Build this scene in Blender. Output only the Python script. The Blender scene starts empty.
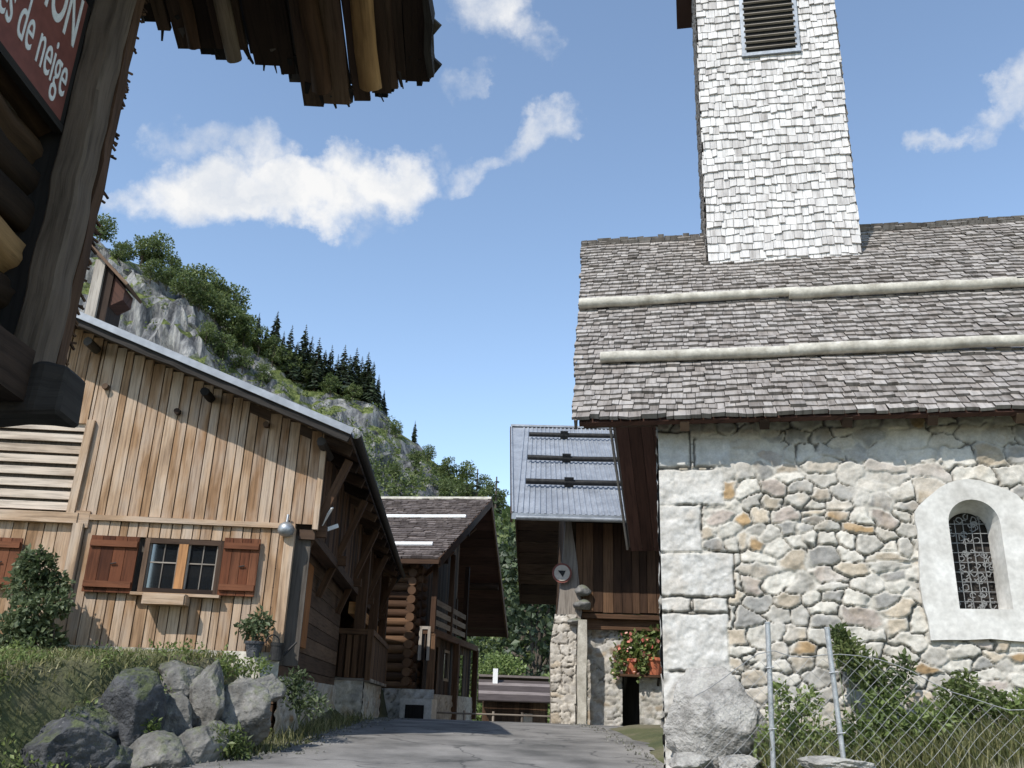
import bpy, bmesh, math, random
import numpy as np
from mathutils import Vector, Matrix, noise, kdtree
RND = random.Random(7)
NR = np.random.RandomState(11)
scene = bpy.context.scene
COL = scene.collection
rad = math.radians

# ------------------------------------------------------------------ camera
F_PX, PITCH, ROLL = 900.0, rad(19.8), rad(2.0)
CAM = Vector((0, 0, 1.6))
fw = Vector((0, math.cos(PITCH), math.sin(PITCH)))
_r0 = Vector((1, 0, 0)); _u0 = Vector((0, -math.sin(PITCH), math.cos(PITCH)))
RT = math.cos(ROLL) * _r0 + math.sin(ROLL) * _u0
UP = math.cos(ROLL) * _u0 - math.sin(ROLL) * _r0
def ray(px, py): return fw + RT * ((px - 512) / F_PX) + UP * ((384 - py) / F_PX)
def at(px, py, Y):
    d = ray(px, py); return CAM + d * (Y / d.y)
cam = bpy.data.cameras.new('camera'); camo = bpy.data.objects.new('camera', cam); COL.objects.link(camo)
cam.sensor_width = 36; cam.lens = F_PX / 1024 * 36; cam.clip_end = 3000
m = Matrix((RT, UP, -fw)).transposed().to_4x4(); m.translation = CAM
camo.matrix_world = m; scene.camera = camo

# ------------------------------------------------------------------ materials
def new_mat(name):
    M = bpy.data.materials.new(name); M.use_nodes = True
    nt = M.node_tree; nt.nodes.clear()
    out = nt.nodes.new('ShaderNodeOutputMaterial'); b = nt.nodes.new('ShaderNodeBsdfPrincipled')
    nt.links.new(b.outputs[0], out.inputs[0])
    return M, nt, b
def N(nt, typ, ins=None, **kw):
    n = nt.nodes.new('ShaderNode' + typ)
    for k, v in kw.items(): setattr(n, k, v)
    if ins:
        for k, v in ins.items():
            if isinstance(v, bpy.types.NodeSocket): nt.links.new(v, n.inputs[k])
            else: n.inputs[k].default_value = v
    return n
def ramp(nt, fac, stops):
    r = nt.nodes.new('ShaderNodeValToRGB'); nt.links.new(fac, r.inputs[0])
    e = r.color_ramp.elements
    while len(e) < len(stops): e.new(.5)
    for k, (p, c) in enumerate(stops):
        e[k].position = p; e[k].color = c if len(c) == 4 else (*c, 1)
    return r.outputs[0]
def mixc(nt, fac, a, b, mode='MIX'):
    n = nt.nodes.new('ShaderNodeMix'); n.data_type = 'RGBA'; n.blend_type = mode
    for i, v in ((0, fac), (6, a), (7, b)):
        if isinstance(v, bpy.types.NodeSocket): nt.links.new(v, n.inputs[i])
        else: n.inputs[i].default_value = v if not isinstance(v, tuple) else ((*v, 1) if len(v) == 3 else v)
    return n.outputs[2]
def bump(nt, b, h, strength=.5, dist=.01):
    n = N(nt, 'Bump', {'Height': h, 'Strength': strength, 'Distance': dist}); nt.links.new(n.outputs[0], b.inputs['Normal'])
def wood(name, dark, mid, light, grain=34, stain=.5, rough=.85, bstr=.6, grey=None, greyamt=0.0, gamt=.85):
    """dark/mid/light = board tones; grain follows the UV's u axis (metres along the board)."""
    M, nt, b = new_mat(name)
    uv = N(nt, 'UVMap').outputs[0]
    mp = N(nt, 'Mapping', {'Vector': uv, 'Scale': (1.6, grain, 1)}).outputs[0]
    g = N(nt, 'TexNoise', {'Vector': mp, 'Scale': 1.0, 'Detail': 6.0, 'Roughness': .65}).outputs[0]
    mp2 = N(nt, 'Mapping', {'Vector': uv, 'Scale': (.9, 3.0, 1)}).outputs[0]
    s = N(nt, 'TexNoise', {'Vector': mp2, 'Scale': 1.3, 'Detail': 4.0}).outputs[0]
    t = N(nt, 'Attribute', attribute_name='tone').outputs['Fac']
    base = ramp(nt, t, [(0, dark), (.45, mid), (1, light)])
    gr = ramp(nt, g, [(.32, (.42, .40, .38)), (.52, (1, 1, 1)), (.75, (1.18, 1.15, 1.1))])
    c = mixc(nt, gamt, base, gr, 'MULTIPLY')
    st = ramp(nt, s, [(.3, (.55, .52, .5)), (.55, (1, 1, 1)), (.8, (1.15, 1.12, 1.08))])
    c = mixc(nt, stain, c, st, 'MULTIPLY')
    if grey:
        f = ramp(nt, s, [(.42, (0, 0, 0)), (.62, (1, 1, 1))])
        f2 = N(nt, 'Math', {0: f, 1: greyamt}, operation='MULTIPLY').outputs[0]
        gc = mixc(nt, .8, grey, gr, 'MULTIPLY'); c = mixc(nt, f2, c, gc)
    nt.links.new(c, b.inputs['Base Color']); b.inputs['Roughness'].default_value = rough
    b.inputs['Specular IOR Level'].default_value = .25
    bump(nt, b, g, bstr, .006)
    return M
def noisy(name, c1, c2, scale=6, rough=.8, bstr=.3, bdist=.01, metal=0, detail=6, c3=None, spec=.3, moss=0):
    M, nt, b = new_mat(name)
    co = N(nt, 'TexCoord').outputs['Object']
    n1 = N(nt, 'TexNoise', {'Vector': co, 'Scale': scale, 'Detail': detail, 'Roughness': .6}).outputs[0]
    n2 = N(nt, 'TexNoise', {'Vector': co, 'Scale': scale * 6, 'Detail': 4.0}).outputs[0]
    c = ramp(nt, n1, [(.32, c1), (.68, c2)] if c3 is None else [(.28, c1), (.5, c2), (.72, c3)])
    c = mixc(nt, .35, c, ramp(nt, n2, [(.3, (.6, .6, .6)), (.7, (1.25, 1.25, 1.25))]), 'MULTIPLY')
    if moss:
        n3 = N(nt, 'TexNoise', {'Vector': co, 'Scale': 5.0, 'Detail': 8.0, 'Roughness': .7}).outputs[0]
        up = N(nt, 'SeparateXYZ', {0: N(nt, 'NewGeometry').outputs['Normal']}).outputs[2]
        k = N(nt, 'Math', {0: up, 1: .16, 2: n3}, operation='MULTIPLY_ADD').outputs[0]
        f = N(nt, 'MapRange', {0: k, 1: .56, 2: .68, 3: 0.0, 4: moss}).outputs[0]
        c = mixc(nt, f, c, ramp(nt, n2, [(.35, (.03, .04, .014)), (.65, (.10, .12, .045))]))
        f2 = ramp(nt, n3, [(.30, (.7, .7, .7)), (.38, (0, 0, 0))]); c = mixc(nt, f2, c, (.36, .36, .33))
    nt.links.new(c, b.inputs['Base Color']); b.inputs['Roughness'].default_value = rough
    b.inputs['Metallic'].default_value = metal; b.inputs['Specular IOR Level'].default_value = spec
    if bstr: bump(nt, b, n2, bstr, bdist)
    return M
def leafmat(name, d, m_, l, trans=.42):
    M, nt, b = new_mat(name)
    t = N(nt, 'Attribute', attribute_name='tone').outputs['Fac']
    c = ramp(nt, t, [(0, d), (.5, m_), (1, l)])
    nt.links.new(c, b.inputs['Base Color']); b.inputs['Roughness'].default_value = .55
    tr = N(nt, 'BsdfTranslucent', {'Color': c})
    mx = N(nt, 'MixShader', {0: trans, 1: b.outputs[0], 2: tr.outputs[0]})
    out = [n for n in nt.nodes if n.type == 'OUTPUT_MATERIAL'][0]; nt.links.new(mx.outputs[0], out.inputs[0])
    return M
def colattr(name, rough=.9, bscale=45, bstr=.5, bdist=.006, spk=.3):
    """stone colour is stored per vertex (each stone's own colour)"""
    M, nt, b = new_mat(name)
    a = N(nt, 'Attribute', attribute_name='col').outputs['Color']
    co = N(nt, 'TexCoord').outputs['Object']
    n = N(nt, 'TexNoise', {'Vector': co, 'Scale': bscale, 'Detail': 8.0, 'Roughness': .7}).outputs[0]
    n2 = N(nt, 'TexNoise', {'Vector': co, 'Scale': bscale * .2, 'Detail': 5.0}).outputs[0]
    c = mixc(nt, spk, a, ramp(nt, n, [(.3, (.5, .5, .5)), (.7, (1.3, 1.3, 1.3))]), 'MULTIPLY')
    c = mixc(nt, spk, c, ramp(nt, n2, [(.35, (.55, .52, .47)), (.6, (1.1, 1.1, 1.1))]), 'MULTIPLY')
    nt.links.new(c, b.inputs['Base Color']); b.inputs['Roughness'].default_value = rough
    b.inputs['Specular IOR Level'].default_value = .2
    bump(nt, b, n, bstr, bdist)
    return M
MT = {}
MT['barn'] = wood('pale larch boards', (.26, .14, .07), (.42, .265, .15), (.55, .40, .275), 34, 1.0, grey=(.38, .325, .275), greyamt=.6)
MT['barn_pale'] = wood('bleached larch boards', (.36, .24, .15), (.54, .43, .325), (.68, .58, .48), 30, .9, grey=(.45, .40, .35), greyamt=.5)
MT['barn_orange'] = wood('orange larch', (.22, .085, .03), (.36, .16, .06), (.45, .24, .11), 30, .5)
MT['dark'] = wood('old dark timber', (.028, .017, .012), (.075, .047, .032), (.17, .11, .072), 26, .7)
MT['recess_shade'] = noisy('dark void', (.008, .008, .008), (.014, .013, .012), 3, 1, 0)
MT['black'] = wood('blackened timber and shade fill', (.016, .014, .013), (.045, .039, .035), (.12, .105, .09), 26, .6)
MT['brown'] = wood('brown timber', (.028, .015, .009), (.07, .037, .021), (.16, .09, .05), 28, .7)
MT['log'] = wood('shaded and sunlit brown logs', (.02, .012, .007), (.075, .042, .02), (.42, .25, .11), 18, 1.0, bstr=1.0)  # tones run from shade to orange sunlight, painted into the logs
MT['grey_wood'] = wood('silvered timber', (.12, .105, .09), (.24, .21, .18), (.40, .36, .31), 30, .5)
MT['post'] = wood('grey weathered post', (.045, .033, .025), (.125, .095, .072), (.27, .215, .165), 20, 1.0, bstr=1.2)
MT['shutter'] = wood('red brown shutter', (.06, .020, .010), (.12, .040, .018), (.20, .08, .04), 26, .9)
MT['soffit'] = wood('reddish soffit boards', (.05, .024, .016), (.075, .036, .026), (.10, .05, .036), 26, .4)
MT['shingle'] = wood('weathered roof shingles', (.15, .132, .118), (.27, .242, .22), (.42, .39, .362), 16, .5, grey=(.32, .30, .285), greyamt=.55, bstr=.3)
MT['shingle_pale'] = wood('silver tower shingles', (.42, .40, .385), (.57, .55, .535), (.68, .665, .65), 14, .6, bstr=.15, gamt=.7)
MT['shingle_dark'] = wood('grey brown roof shingles', (.07, .055, .05), (.13, .107, .098), (.22, .185, .17), 16, .5)
MT['pole'] = noisy('bleached log', (.30, .275, .225), (.56, .53, .46), 5, .85, .3)
MT['stone'] = colattr('limewashed rubble', spk=.35)
MT['rubble'] = colattr('rubble', spk=.5)
MT['white'] = noisy('white render', (.46, .44, .405), (.68, .665, .63), 3, .9, .25, .004)
MT['cream'] = noisy('cream render', (.42, .37, .31), (.60, .54, .46), 3, .9, .4, .008)
MT['metal'] = noisy('galvanised sheet', (.22, .235, .26), (.34, .36, .39), 2, .5, .05, metal=.2, spec=.5)
MT['zinc'] = noisy('grey zinc', (.22, .235, .25), (.36, .38, .40), 5, .45, .05, metal=.6, spec=.5)
MT['galv'] = noisy('galvanised steel', (.36, .37, .38), (.54, .55, .56), 20, .45, .05, metal=.6, spec=.5)
MT['wire'] = noisy('dull wire', (.20, .205, .21), (.34, .345, .35), 20, .6, 0)
MT['iron'] = noisy('dark iron', (.015, .015, .016), (.04, .038, .036), 12, .6, .1, metal=.4)
MT['rock'] = noisy('grey boulder', (.05, .048, .045), (.17, .165, .155), 3.2, .92, .9, .03, c3=(.33, .315, .295), moss=.6)
MT['rock_dark'] = noisy('shadowed boulder', (.025, .027, .032), (.075, .078, .086), 4, .92, .9, .03, c3=(.15, .15, .155), moss=.8)  # darker rock colours put in for the shade on the left boulders
MT['rock_white'] = noisy('pale chapel boulder', (.12, .115, .105), (.36, .345, .325), 4.5, .92, 1.0, .03, c3=(.50, .485, .46), moss=.15)
MT['leaf'] = leafmat('mixed leaves', (.035, .055, .018), (.10, .14, .042), (.24, .275, .105))
MT['leaf_grey'] = leafmat('grey green leaves', (.035, .055, .022), (.10, .135, .06), (.26, .30, .18))
MT['leaf_lit'] = leafmat('yellow green leaves', (.06, .095, .024), (.16, .215, .06), (.32, .39, .15))  # brighter leaf copy, gives foliage a sunlit look by colour
MT['needle'] = leafmat('spruce needles', (.014, .026, .014), (.04, .06, .027), (.09, .115, .05), .2)
MT['grass'] = leafmat('grass', (.06, .075, .026), (.15, .165, .06), (.42, .39, .20))
MT['dry'] = leafmat('dry grass', (.16, .15, .10), (.26, .25, .16), (.40, .38, .27))
MT['flower'] = leafmat('geranium petals', (.50, .05, .04), (.66, .26, .20), (.80, .68, .62), .2)
MT['terracotta'] = noisy('terracotta', (.42, .12, .06), (.55, .19, .10), 8, .8, .2)
MT['bark'] = noisy('bark', (.05, .04, .03), (.13, .11, .09), 6, .95, .8, .03)
MT['glass'], _nt, _b = new_mat('window glass')
_b.inputs['Base Color'].default_value = (.012, .014, .016, 1); _b.inputs['Roughness'].default_value = .04; _b.inputs['IOR'].default_value = 2.3; _b.inputs['Specular IOR Level'].default_value = .5
MT['lead'] = noisy('lead came', (.16, .16, .16), (.32, .32, .31), 20, .6, .1, metal=.3)
MT['signred'] = noisy('red brown sign paint', (.16, .052, .040), (.22, .075, .058), 3, .6, .1, .003)
MT['paint'] = noisy('white paint', (.72, .72, .70), (.85, .85, .83), 20, .6, .05)
MT['cloth'] = noisy('curtain', (.55, .53, .50), (.72, .70, .67), 6, .9, .1)
def dirt_mat():
    M, nt, b = new_mat('ground earth')
    co = N(nt, 'TexCoord').outputs['Object']
    n1 = N(nt, 'TexNoise', {'Vector': co, 'Scale': 1.1, 'Detail': 7.0}).outputs[0]
    n2 = N(nt, 'TexNoise', {'Vector': co, 'Scale': 18.0, 'Detail': 5.0}).outputs[0]
    c = ramp(nt, n1, [(.3, (.05, .065, .024)), (.5, (.09, .095, .04)), (.7, (.16, .14, .09))])
    c = mixc(nt, .5, c, ramp(nt, n2, [(.3, (.5, .5, .5)), (.7, (1.3, 1.3, 1.3))]), 'MULTIPLY')
    nt.links.new(c, b.inputs['Base Color']); b.inputs['Roughness'].default_value = 1
    bump(nt, b, n2, .8, .03); return M
MT['dirt'] = dirt_mat()
def asphalt():
    M, nt, b = new_mat('worn asphalt')
    co = N(nt, 'TexCoord').outputs['Object']
    n1 = N(nt, 'TexNoise', {'Vector': co, 'Scale': .9, 'Detail': 5.0, 'Roughness': .6}).outputs[0]
    n2 = N(nt, 'TexNoise', {'Vector': co, 'Scale': 110.0, 'Detail': 3.0}).outputs[0]
    v = N(nt, 'TexVoronoi', {'Vector': N(nt, 'VectorMath', {0: co, 1: N(nt, 'TexNoise', {'Vector': co, 'Scale': 2.0}).outputs[1]}, operation='ADD').outputs[0], 'Scale': .55}, feature='DISTANCE_TO_EDGE').outputs['Distance']
    c = ramp(nt, n1, [(.34, (.085, .082, .077)), (.5, (.175, .167, .157)), (.66, (.255, .243, .228))])
    c = mixc(nt, .5, c, ramp(nt, n2, [(.3, (.55, .55, .55)), (.7, (1.4, 1.4, 1.4))]), 'MULTIPLY')
    c = mixc(nt, ramp(nt, v, [(0, (.75, .75, .75)), (.02, (0, 0, 0))]), c, (.03, .03, .03))
    nt.links.new(c, b.inputs['Base Color']); b.inputs['Roughness'].default_value = .9
    bump(nt, b, n2, .5, .006); return M
MT['asphalt'] = asphalt()

# ------------------------------------------------------------------ object helpers
def link(name, me, parent=None, mat=None, kind=None):
    o = bpy.data.objects.new(name, me); COL.objects.link(o)
    if mat is not None and me is not None:
        for mm in (mat if isinstance(mat, (list, tuple)) else [mat]): me.materials.append(MT[mm] if isinstance(mm, str) else mm)
    if parent: o.parent = parent
    if kind: o['kind'] = kind
    return o
def thing(name, label, cat, loc=(0, 0, 0), rotz=0, group=None):
    o = bpy.data.objects.new(name, None); COL.objects.link(o); o.empty_display_size = .2
    o.location = loc; o.rotation_euler = (0, 0, rad(rotz)); o['label'] = label; o['category'] = cat
    if group: o['group'] = group
    return o
def tag(o, label, cat, group=None, kind=None):
    o['label'] = label; o['category'] = cat
    if group: o['group'] = group
    if kind: o['kind'] = kind
    return o
def copy_tree(o, parent=None):
    c = o.copy(); COL.objects.link(c)
    if parent: c.parent = parent
    for ch in list(o.children): copy_tree(ch, c)
    return c
def npmesh(name, V, Q, tone=None, uv=None, smooth=False):
    """quads/tris from numpy"""
    me = bpy.data.meshes.new(name); V = np.asarray(V, np.float32); Q = np.asarray(Q, np.int32)
    k = Q.shape[1]
    me.vertices.add(len(V)); me.vertices.foreach_set('co', V.ravel())
    me.loops.add(Q.size); me.loops.foreach_set('vertex_index', Q.ravel())
    me.polygons.add(len(Q)); me.polygons.foreach_set('loop_start', np.arange(0, Q.size, k, dtype=np.int32))
    me.update(calc_edges=True)
    if tone is not None:
        a = me.attributes.new('tone', 'FLOAT', 'FACE'); a.data.foreach_set('value', np.asarray(tone, np.float32))
    if uv is not None:
        l = me.uv_layers.new(name='UVMap'); l.data.foreach_set('uv', np.asarray(uv, np.float32).ravel())
    me.polygons.foreach_set('use_smooth', [bool(smooth)] * len(Q))
    me.validate(); return me

class MB:
    """collects boxes, beams, logs ... and builds them as ONE mesh with grain UVs and a tone per piece"""
    def __init__(s): s.v = []; s.f = []; s.uv = []; s.t = []; s.sm = []
    def _add(s, vs, fs, uvs, tone, smooth=False):
        o = len(s.v); s.v += [tuple(v) for v in vs]
        for f, u in zip(fs, uvs):
            s.f.append([i + o for i in f]); s.uv += u; s.t.append(tone); s.sm.append(smooth)
    def beam(s, p0, p1, w, h, up=(0, 0, 1), tone=None, jit=0, seg=1, w1=None, h1=None):
        """box from p0 to p1; w across (axis x up), h along up"""
        if tone is None: tone = RND.random()
        p0 = Vector(p0); p1 = Vector(p1); ax = p1 - p0; L = ax.length; ax.normalize()
        sd = ax.cross(Vector(up)); sd.normalize(); u = sd.cross(ax)
        w1 = w if w1 is None else w1; h1 = h if h1 is None else h1
        vs = []
        for k in range(seg + 1):
            t = k / seg; c = p0 + ax * (L * t); a = (w + (w1 - w) * t) / 2; b = (h + (h1 - h) * t) / 2
            if jit and 0 < k < seg: c = c + sd * RND.uniform(-jit, jit) + u * RND.uniform(-jit, jit)
            for sx, sy in ((-1, -1), (1, -1), (1, 1), (-1, 1)):
                q = c + sd * (sx * a) + u * (sy * b)
                if jit: q = q + Vector((RND.uniform(-jit, jit), RND.uniform(-jit, jit), RND.uniform(-jit, jit))) * .6
                vs.append(q)
        fs = []; uvs = []; ro = RND.uniform(0, 50); rv = RND.uniform(0, 50)
        per = [0, w, w + h, 2 * w + h, 2 * w + 2 * h]
        for k in range(seg):
            for j in range(4):
                a = k * 4 + j; b = k * 4 + (j + 1) % 4
                fs.append([a, b, b + 4, a + 4])
                u0 = ro + L * k / seg; u1 = ro + L * (k + 1) / seg
                uvs.append([(u0, rv + per[j]), (u0, rv + per[j + 1]), (u1, rv + per[j + 1]), (u1, rv + per[j])])
        fs.append([3, 2, 1, 0]); e = seg * 4; fs.append([e, e + 1, e + 2, e + 3])
        for q in range(2): uvs.append([(ro, rv), (ro + w * .2, rv), (ro + w * .2, rv + h * .3), (ro, rv + h * .3)])
        s._add(vs, fs, uvs, tone); return s
    def box(s, lo, hi, axis=2, tone=None, jit=0):
        lo = Vector(lo); hi = Vector(hi); c = (lo + hi) / 2; d = hi - lo
        if axis == 2: s.beam((c.x, c.y, lo.z), (c.x, c.y, hi.z), d.x, d.y, (0, 1, 0), tone, jit)
        elif axis == 0: s.beam((lo.x, c.y, c.z), (hi.x, c.y, c.z), d.y, d.z, (0, 0, 1), tone, jit)
        else: s.beam((c.x, lo.y, c.z), (c.x, hi.y, c.z), d.x, d.z, (0, 0, 1), tone, jit)
        return s
    def log(s, p0, p1, r0, r1=None, n=10, seg=1, wob=0, tone=None, lump=0):
        if tone is None: tone = RND.random()
        r1 = r0 if r1 is None else r1
        p0 = Vector(p0); p1 = Vector(p1); ax = p1 - p0; L = ax.length; ax.normalize()
        a = ax.orthogonal().normalized(); b = ax.cross(a)
        vs = []; ph = [RND.uniform(-lump, lump) for _ in range(n)]
        for k in range(seg + 1):
            t = k / seg; c = p0 + ax * (L * t); r = r0 + (r1 - r0) * t
            if 0 < k < seg and wob: c = c + a * RND.uniform(-wob, wob) + b * RND.uniform(-wob, wob)
            for j in range(n):
                g = 2 * math.pi * j / n; rr = r * (1 + ph[j] + RND.uniform(-lump, lump) * .4)
                vs.append(c + a * math.cos(g) * rr + b * math.sin(g) * rr)
        fs = []; uvs = []; ro = RND.uniform(0, 50); rv = RND.uniform(0, 50)
        for k in range(seg):
            for j in range(n):
                i0 = k * n + j; i1 = k * n + (j + 1) % n
                fs.append([i0, i1, i1 + n, i0 + n]); c = 2 * math.pi * r0 / n
                u0 = ro + L * k / seg; u1 = ro + L * (k + 1) / seg
                uvs.append([(u0, rv + c * j), (u0, rv + c * (j + 1)), (u1, rv + c * (j + 1)), (u1, rv + c * j)])
        s._add(vs, fs, uvs, tone, True)
        s._add([vs[j] for j in range(n)], [list(range(n))[::-1]], [[(ro + .02 * j, rv) for j in range(n)]], tone)
        s._add([vs[seg * n + j] for j in range(n)], [list(range(n))], [[(ro + .02 * j, rv) for j in range(n)]], tone)
        return s
    def poly(s, pts, ext, tone=.5, axis=None):
        """prism: polygon pts extruded by vector ext; u axis = axis"""
        pts = [Vector(p) for p in pts]; ext = Vector(ext); n = len(pts)
        ax = Vector(axis).normalized() if axis else (pts[1] - pts[0]).normalized()
        nm = ext.normalized(); sd = nm.cross(ax)
        vs = pts + [p + ext for p in pts]; ro = RND.uniform(0, 50)
        pu = lambda p: (ro + p.dot(ax), p.dot(sd))
        fs = [list(range(n)), list(range(n, 2 * n))[::-1]]; uvs = [[pu(vs[i]) for i in f] for f in fs]
        for j in range(n):
            f = [j, j + n, (j + 1) % n + n, (j + 1) % n]; fs.append(f); uvs.append([(ro + vs[i].dot(ax), vs[i].dot(sd) + vs[i].dot(nm)) for i in f])
        s._add(vs, fs, uvs, tone); return s
    def build(s, name, mat, parent=None, kind=None, bevel=0):
        me = bpy.data.meshes.new(name); me.from_pydata(s.v, [], s.f)
        l = me.uv_layers.new(name='UVMap'); l.data.foreach_set('uv', np.array(s.uv, np.float32).ravel())
        a = me.attributes.new('tone', 'FLOAT', 'FACE'); a.data.foreach_set('value', np.array(s.t, np.float32))
        me.polygons.foreach_set('use_smooth', s.sm)
        bm = bmesh.new(); bm.from_mesh(me); bmesh.ops.recalc_face_normals(bm, faces=bm.faces)
        if bevel: bmesh.ops.bevel(bm, geom=bm.edges[:], offset=bevel, segments=1, affect='EDGES')
        bm.to_mesh(me); bm.free()
        return link(name, me, parent, mat, kind)

def boards_vertical(mb, u0, u1, zlo, zhi, w, y, th=.025, holes=(), tmin=.15, tmax=1, gap=.012, jy=.006, yaxis=False):
    """vertical boards in the plane y (or the plane x=y if yaxis); zlo/zhi may be functions of u; holes = (ua,ub,za,zb)"""
    u = u0
    while u < u1 - .02:
        ww = min(w * RND.uniform(.75, 1.25), u1 - u); a, b = u + gap / 2, u + ww - gap / 2; c = (a + b) / 2
        lo = zlo(c) if callable(zlo) else zlo; hi = zhi(c) if callable(zhi) else zhi
        lo += RND.uniform(-.015, .01)
        spans = [(lo, hi)]
        for (ha, hb, za, zb) in holes:
            if b > ha and a < hb:
                spans = [q for (p, r) in spans for q in ((p, min(r, za)), (max(p, zb), r)) if q[1] - q[0] > .02]
        t = tmin + (tmax - tmin) * RND.random() ** 1.1; yy = y + RND.uniform(-jy, jy)
        for (p, r) in spans:
            if yaxis: mb.beam((yy, c, p), (yy, c, r), b - a, th, (1, 0, 0), t)
            else: mb.beam((c, yy, p), (c, yy, r), b - a, th, (0, 1, 0), t)
        u += ww

def shingles(name, mat, parent, P, U, S, width, length, row, w, th=.02, seed=1, tone=(0, 1), ul=None, jit=.4, sag=None):
    """rows of shingles on the plane P + u*U + s*S (s runs UP the slope); ul(s) -> (u0,u1)"""
    rs = np.random.RandomState(seed); U = np.array(U, float); S = np.array(S, float); P = np.array(P, float)
    Nn = np.cross(U, S); Nn /= np.linalg.norm(Nn)
    V = []; T = []; s = -.02; r = 0
    while s < length:
        a, b = (0, width) if ul is None else ul(s)
        u = a - rs.uniform(0, w); rt = rs.uniform(-.12, .12)
        while u < b:
            ww = w * rs.uniform(.55, 1.45); u0 = max(u, a - rs.uniform(0, .04)); u1 = min(u + ww - .006, b + rs.uniform(0, .04))
            if u1 - u0 > .02:
                s0 = s + rs.uniform(-jit, jit) * row * .3; s1 = min(s + row * 1.75, length + .05); t = th * rs.uniform(.7, 1.7)
                lift = th * rs.uniform(.9, 1.8); tw = rs.uniform(-.01, .01)
                if sag: dz = sag((u0 + u1) / 2, s)
                else: dz = 0
                c = [(u0, s0 + tw, lift + t), (u1, s0 - tw, lift + t * rs.uniform(.8, 1.2)), (u1, s1, th * .4), (u0, s1, th * .4), (u0, s0 + tw, lift * .15), (u1, s0 - tw, lift * .15)]
                V.append([P + U * q[0] + S * q[1] + Nn * (q[2] + dz) for q in c])
                T.append(np.clip(rs.beta(2.2, 2.2) + rt, 0, 1) * (tone[1] - tone[0]) + tone[0])
            u += ww
        s += row * rs.uniform(.92, 1.08); r += 1
    V = np.array(V); n = len(V); T = np.array(T)
    base = (np.arange(n) * 6)[:, None]
    Q = np.concatenate([base + np.array([0, 1, 2, 3]), base + np.array([4, 5, 1, 0]), base + np.array([4, 0, 3, 3]), base + np.array([1, 5, 2, 2])])
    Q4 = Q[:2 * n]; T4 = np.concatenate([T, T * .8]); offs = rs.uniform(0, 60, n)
    wv = np.linalg.norm(V[:, 1] - V[:, 0], axis=1); lv = np.linalg.norm(V[:, 3] - V[:, 0], axis=1)
    z = np.zeros(n)
    def q(a): return np.stack(a, 1)
    uv1 = np.stack([q([offs, z]), q([offs, wv]), q([offs + lv, wv]), q([offs + lv, z])], 1)
    uv2 = np.stack([q([offs, z]), q([offs, wv]), q([offs + .03, wv]), q([offs + .03, z])], 1)
    me = npmesh(name, V.reshape(-1, 3), Q4, T4, np.concatenate([uv1, uv2]))
    return link(name, me, parent, mat)

def vnoise(x, y, seed=0):
    rs = np.random.RandomState(seed); G = rs.rand(64, 64)
    xi = np.floor(x).astype(int); yi = np.floor(y).astype(int); fx = x - xi; fy = y - yi
    fx = fx * fx * (3 - 2 * fx); fy = fy * fy * (3 - 2 * fy)
    g = lambda a, b: G[a % 64, b % 64]
    return (g(xi, yi) * (1 - fx) + g(xi + 1, yi) * fx) * (1 - fy) + (g(xi, yi + 1) * (1 - fx) + g(xi + 1, yi + 1) * fx) * fy
def fbm(x, y, seed=0, o=4):
    r = 0; a = .5
    for k in range(o): r = r + a * vnoise(x * 2 ** k, y * 2 ** k, seed + k); a *= .5
    return r
def smooth(a, b, x):
    t = np.clip((x - a) / (b - a), 0, 1); return t * t * (3 - 2 * t)

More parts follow.
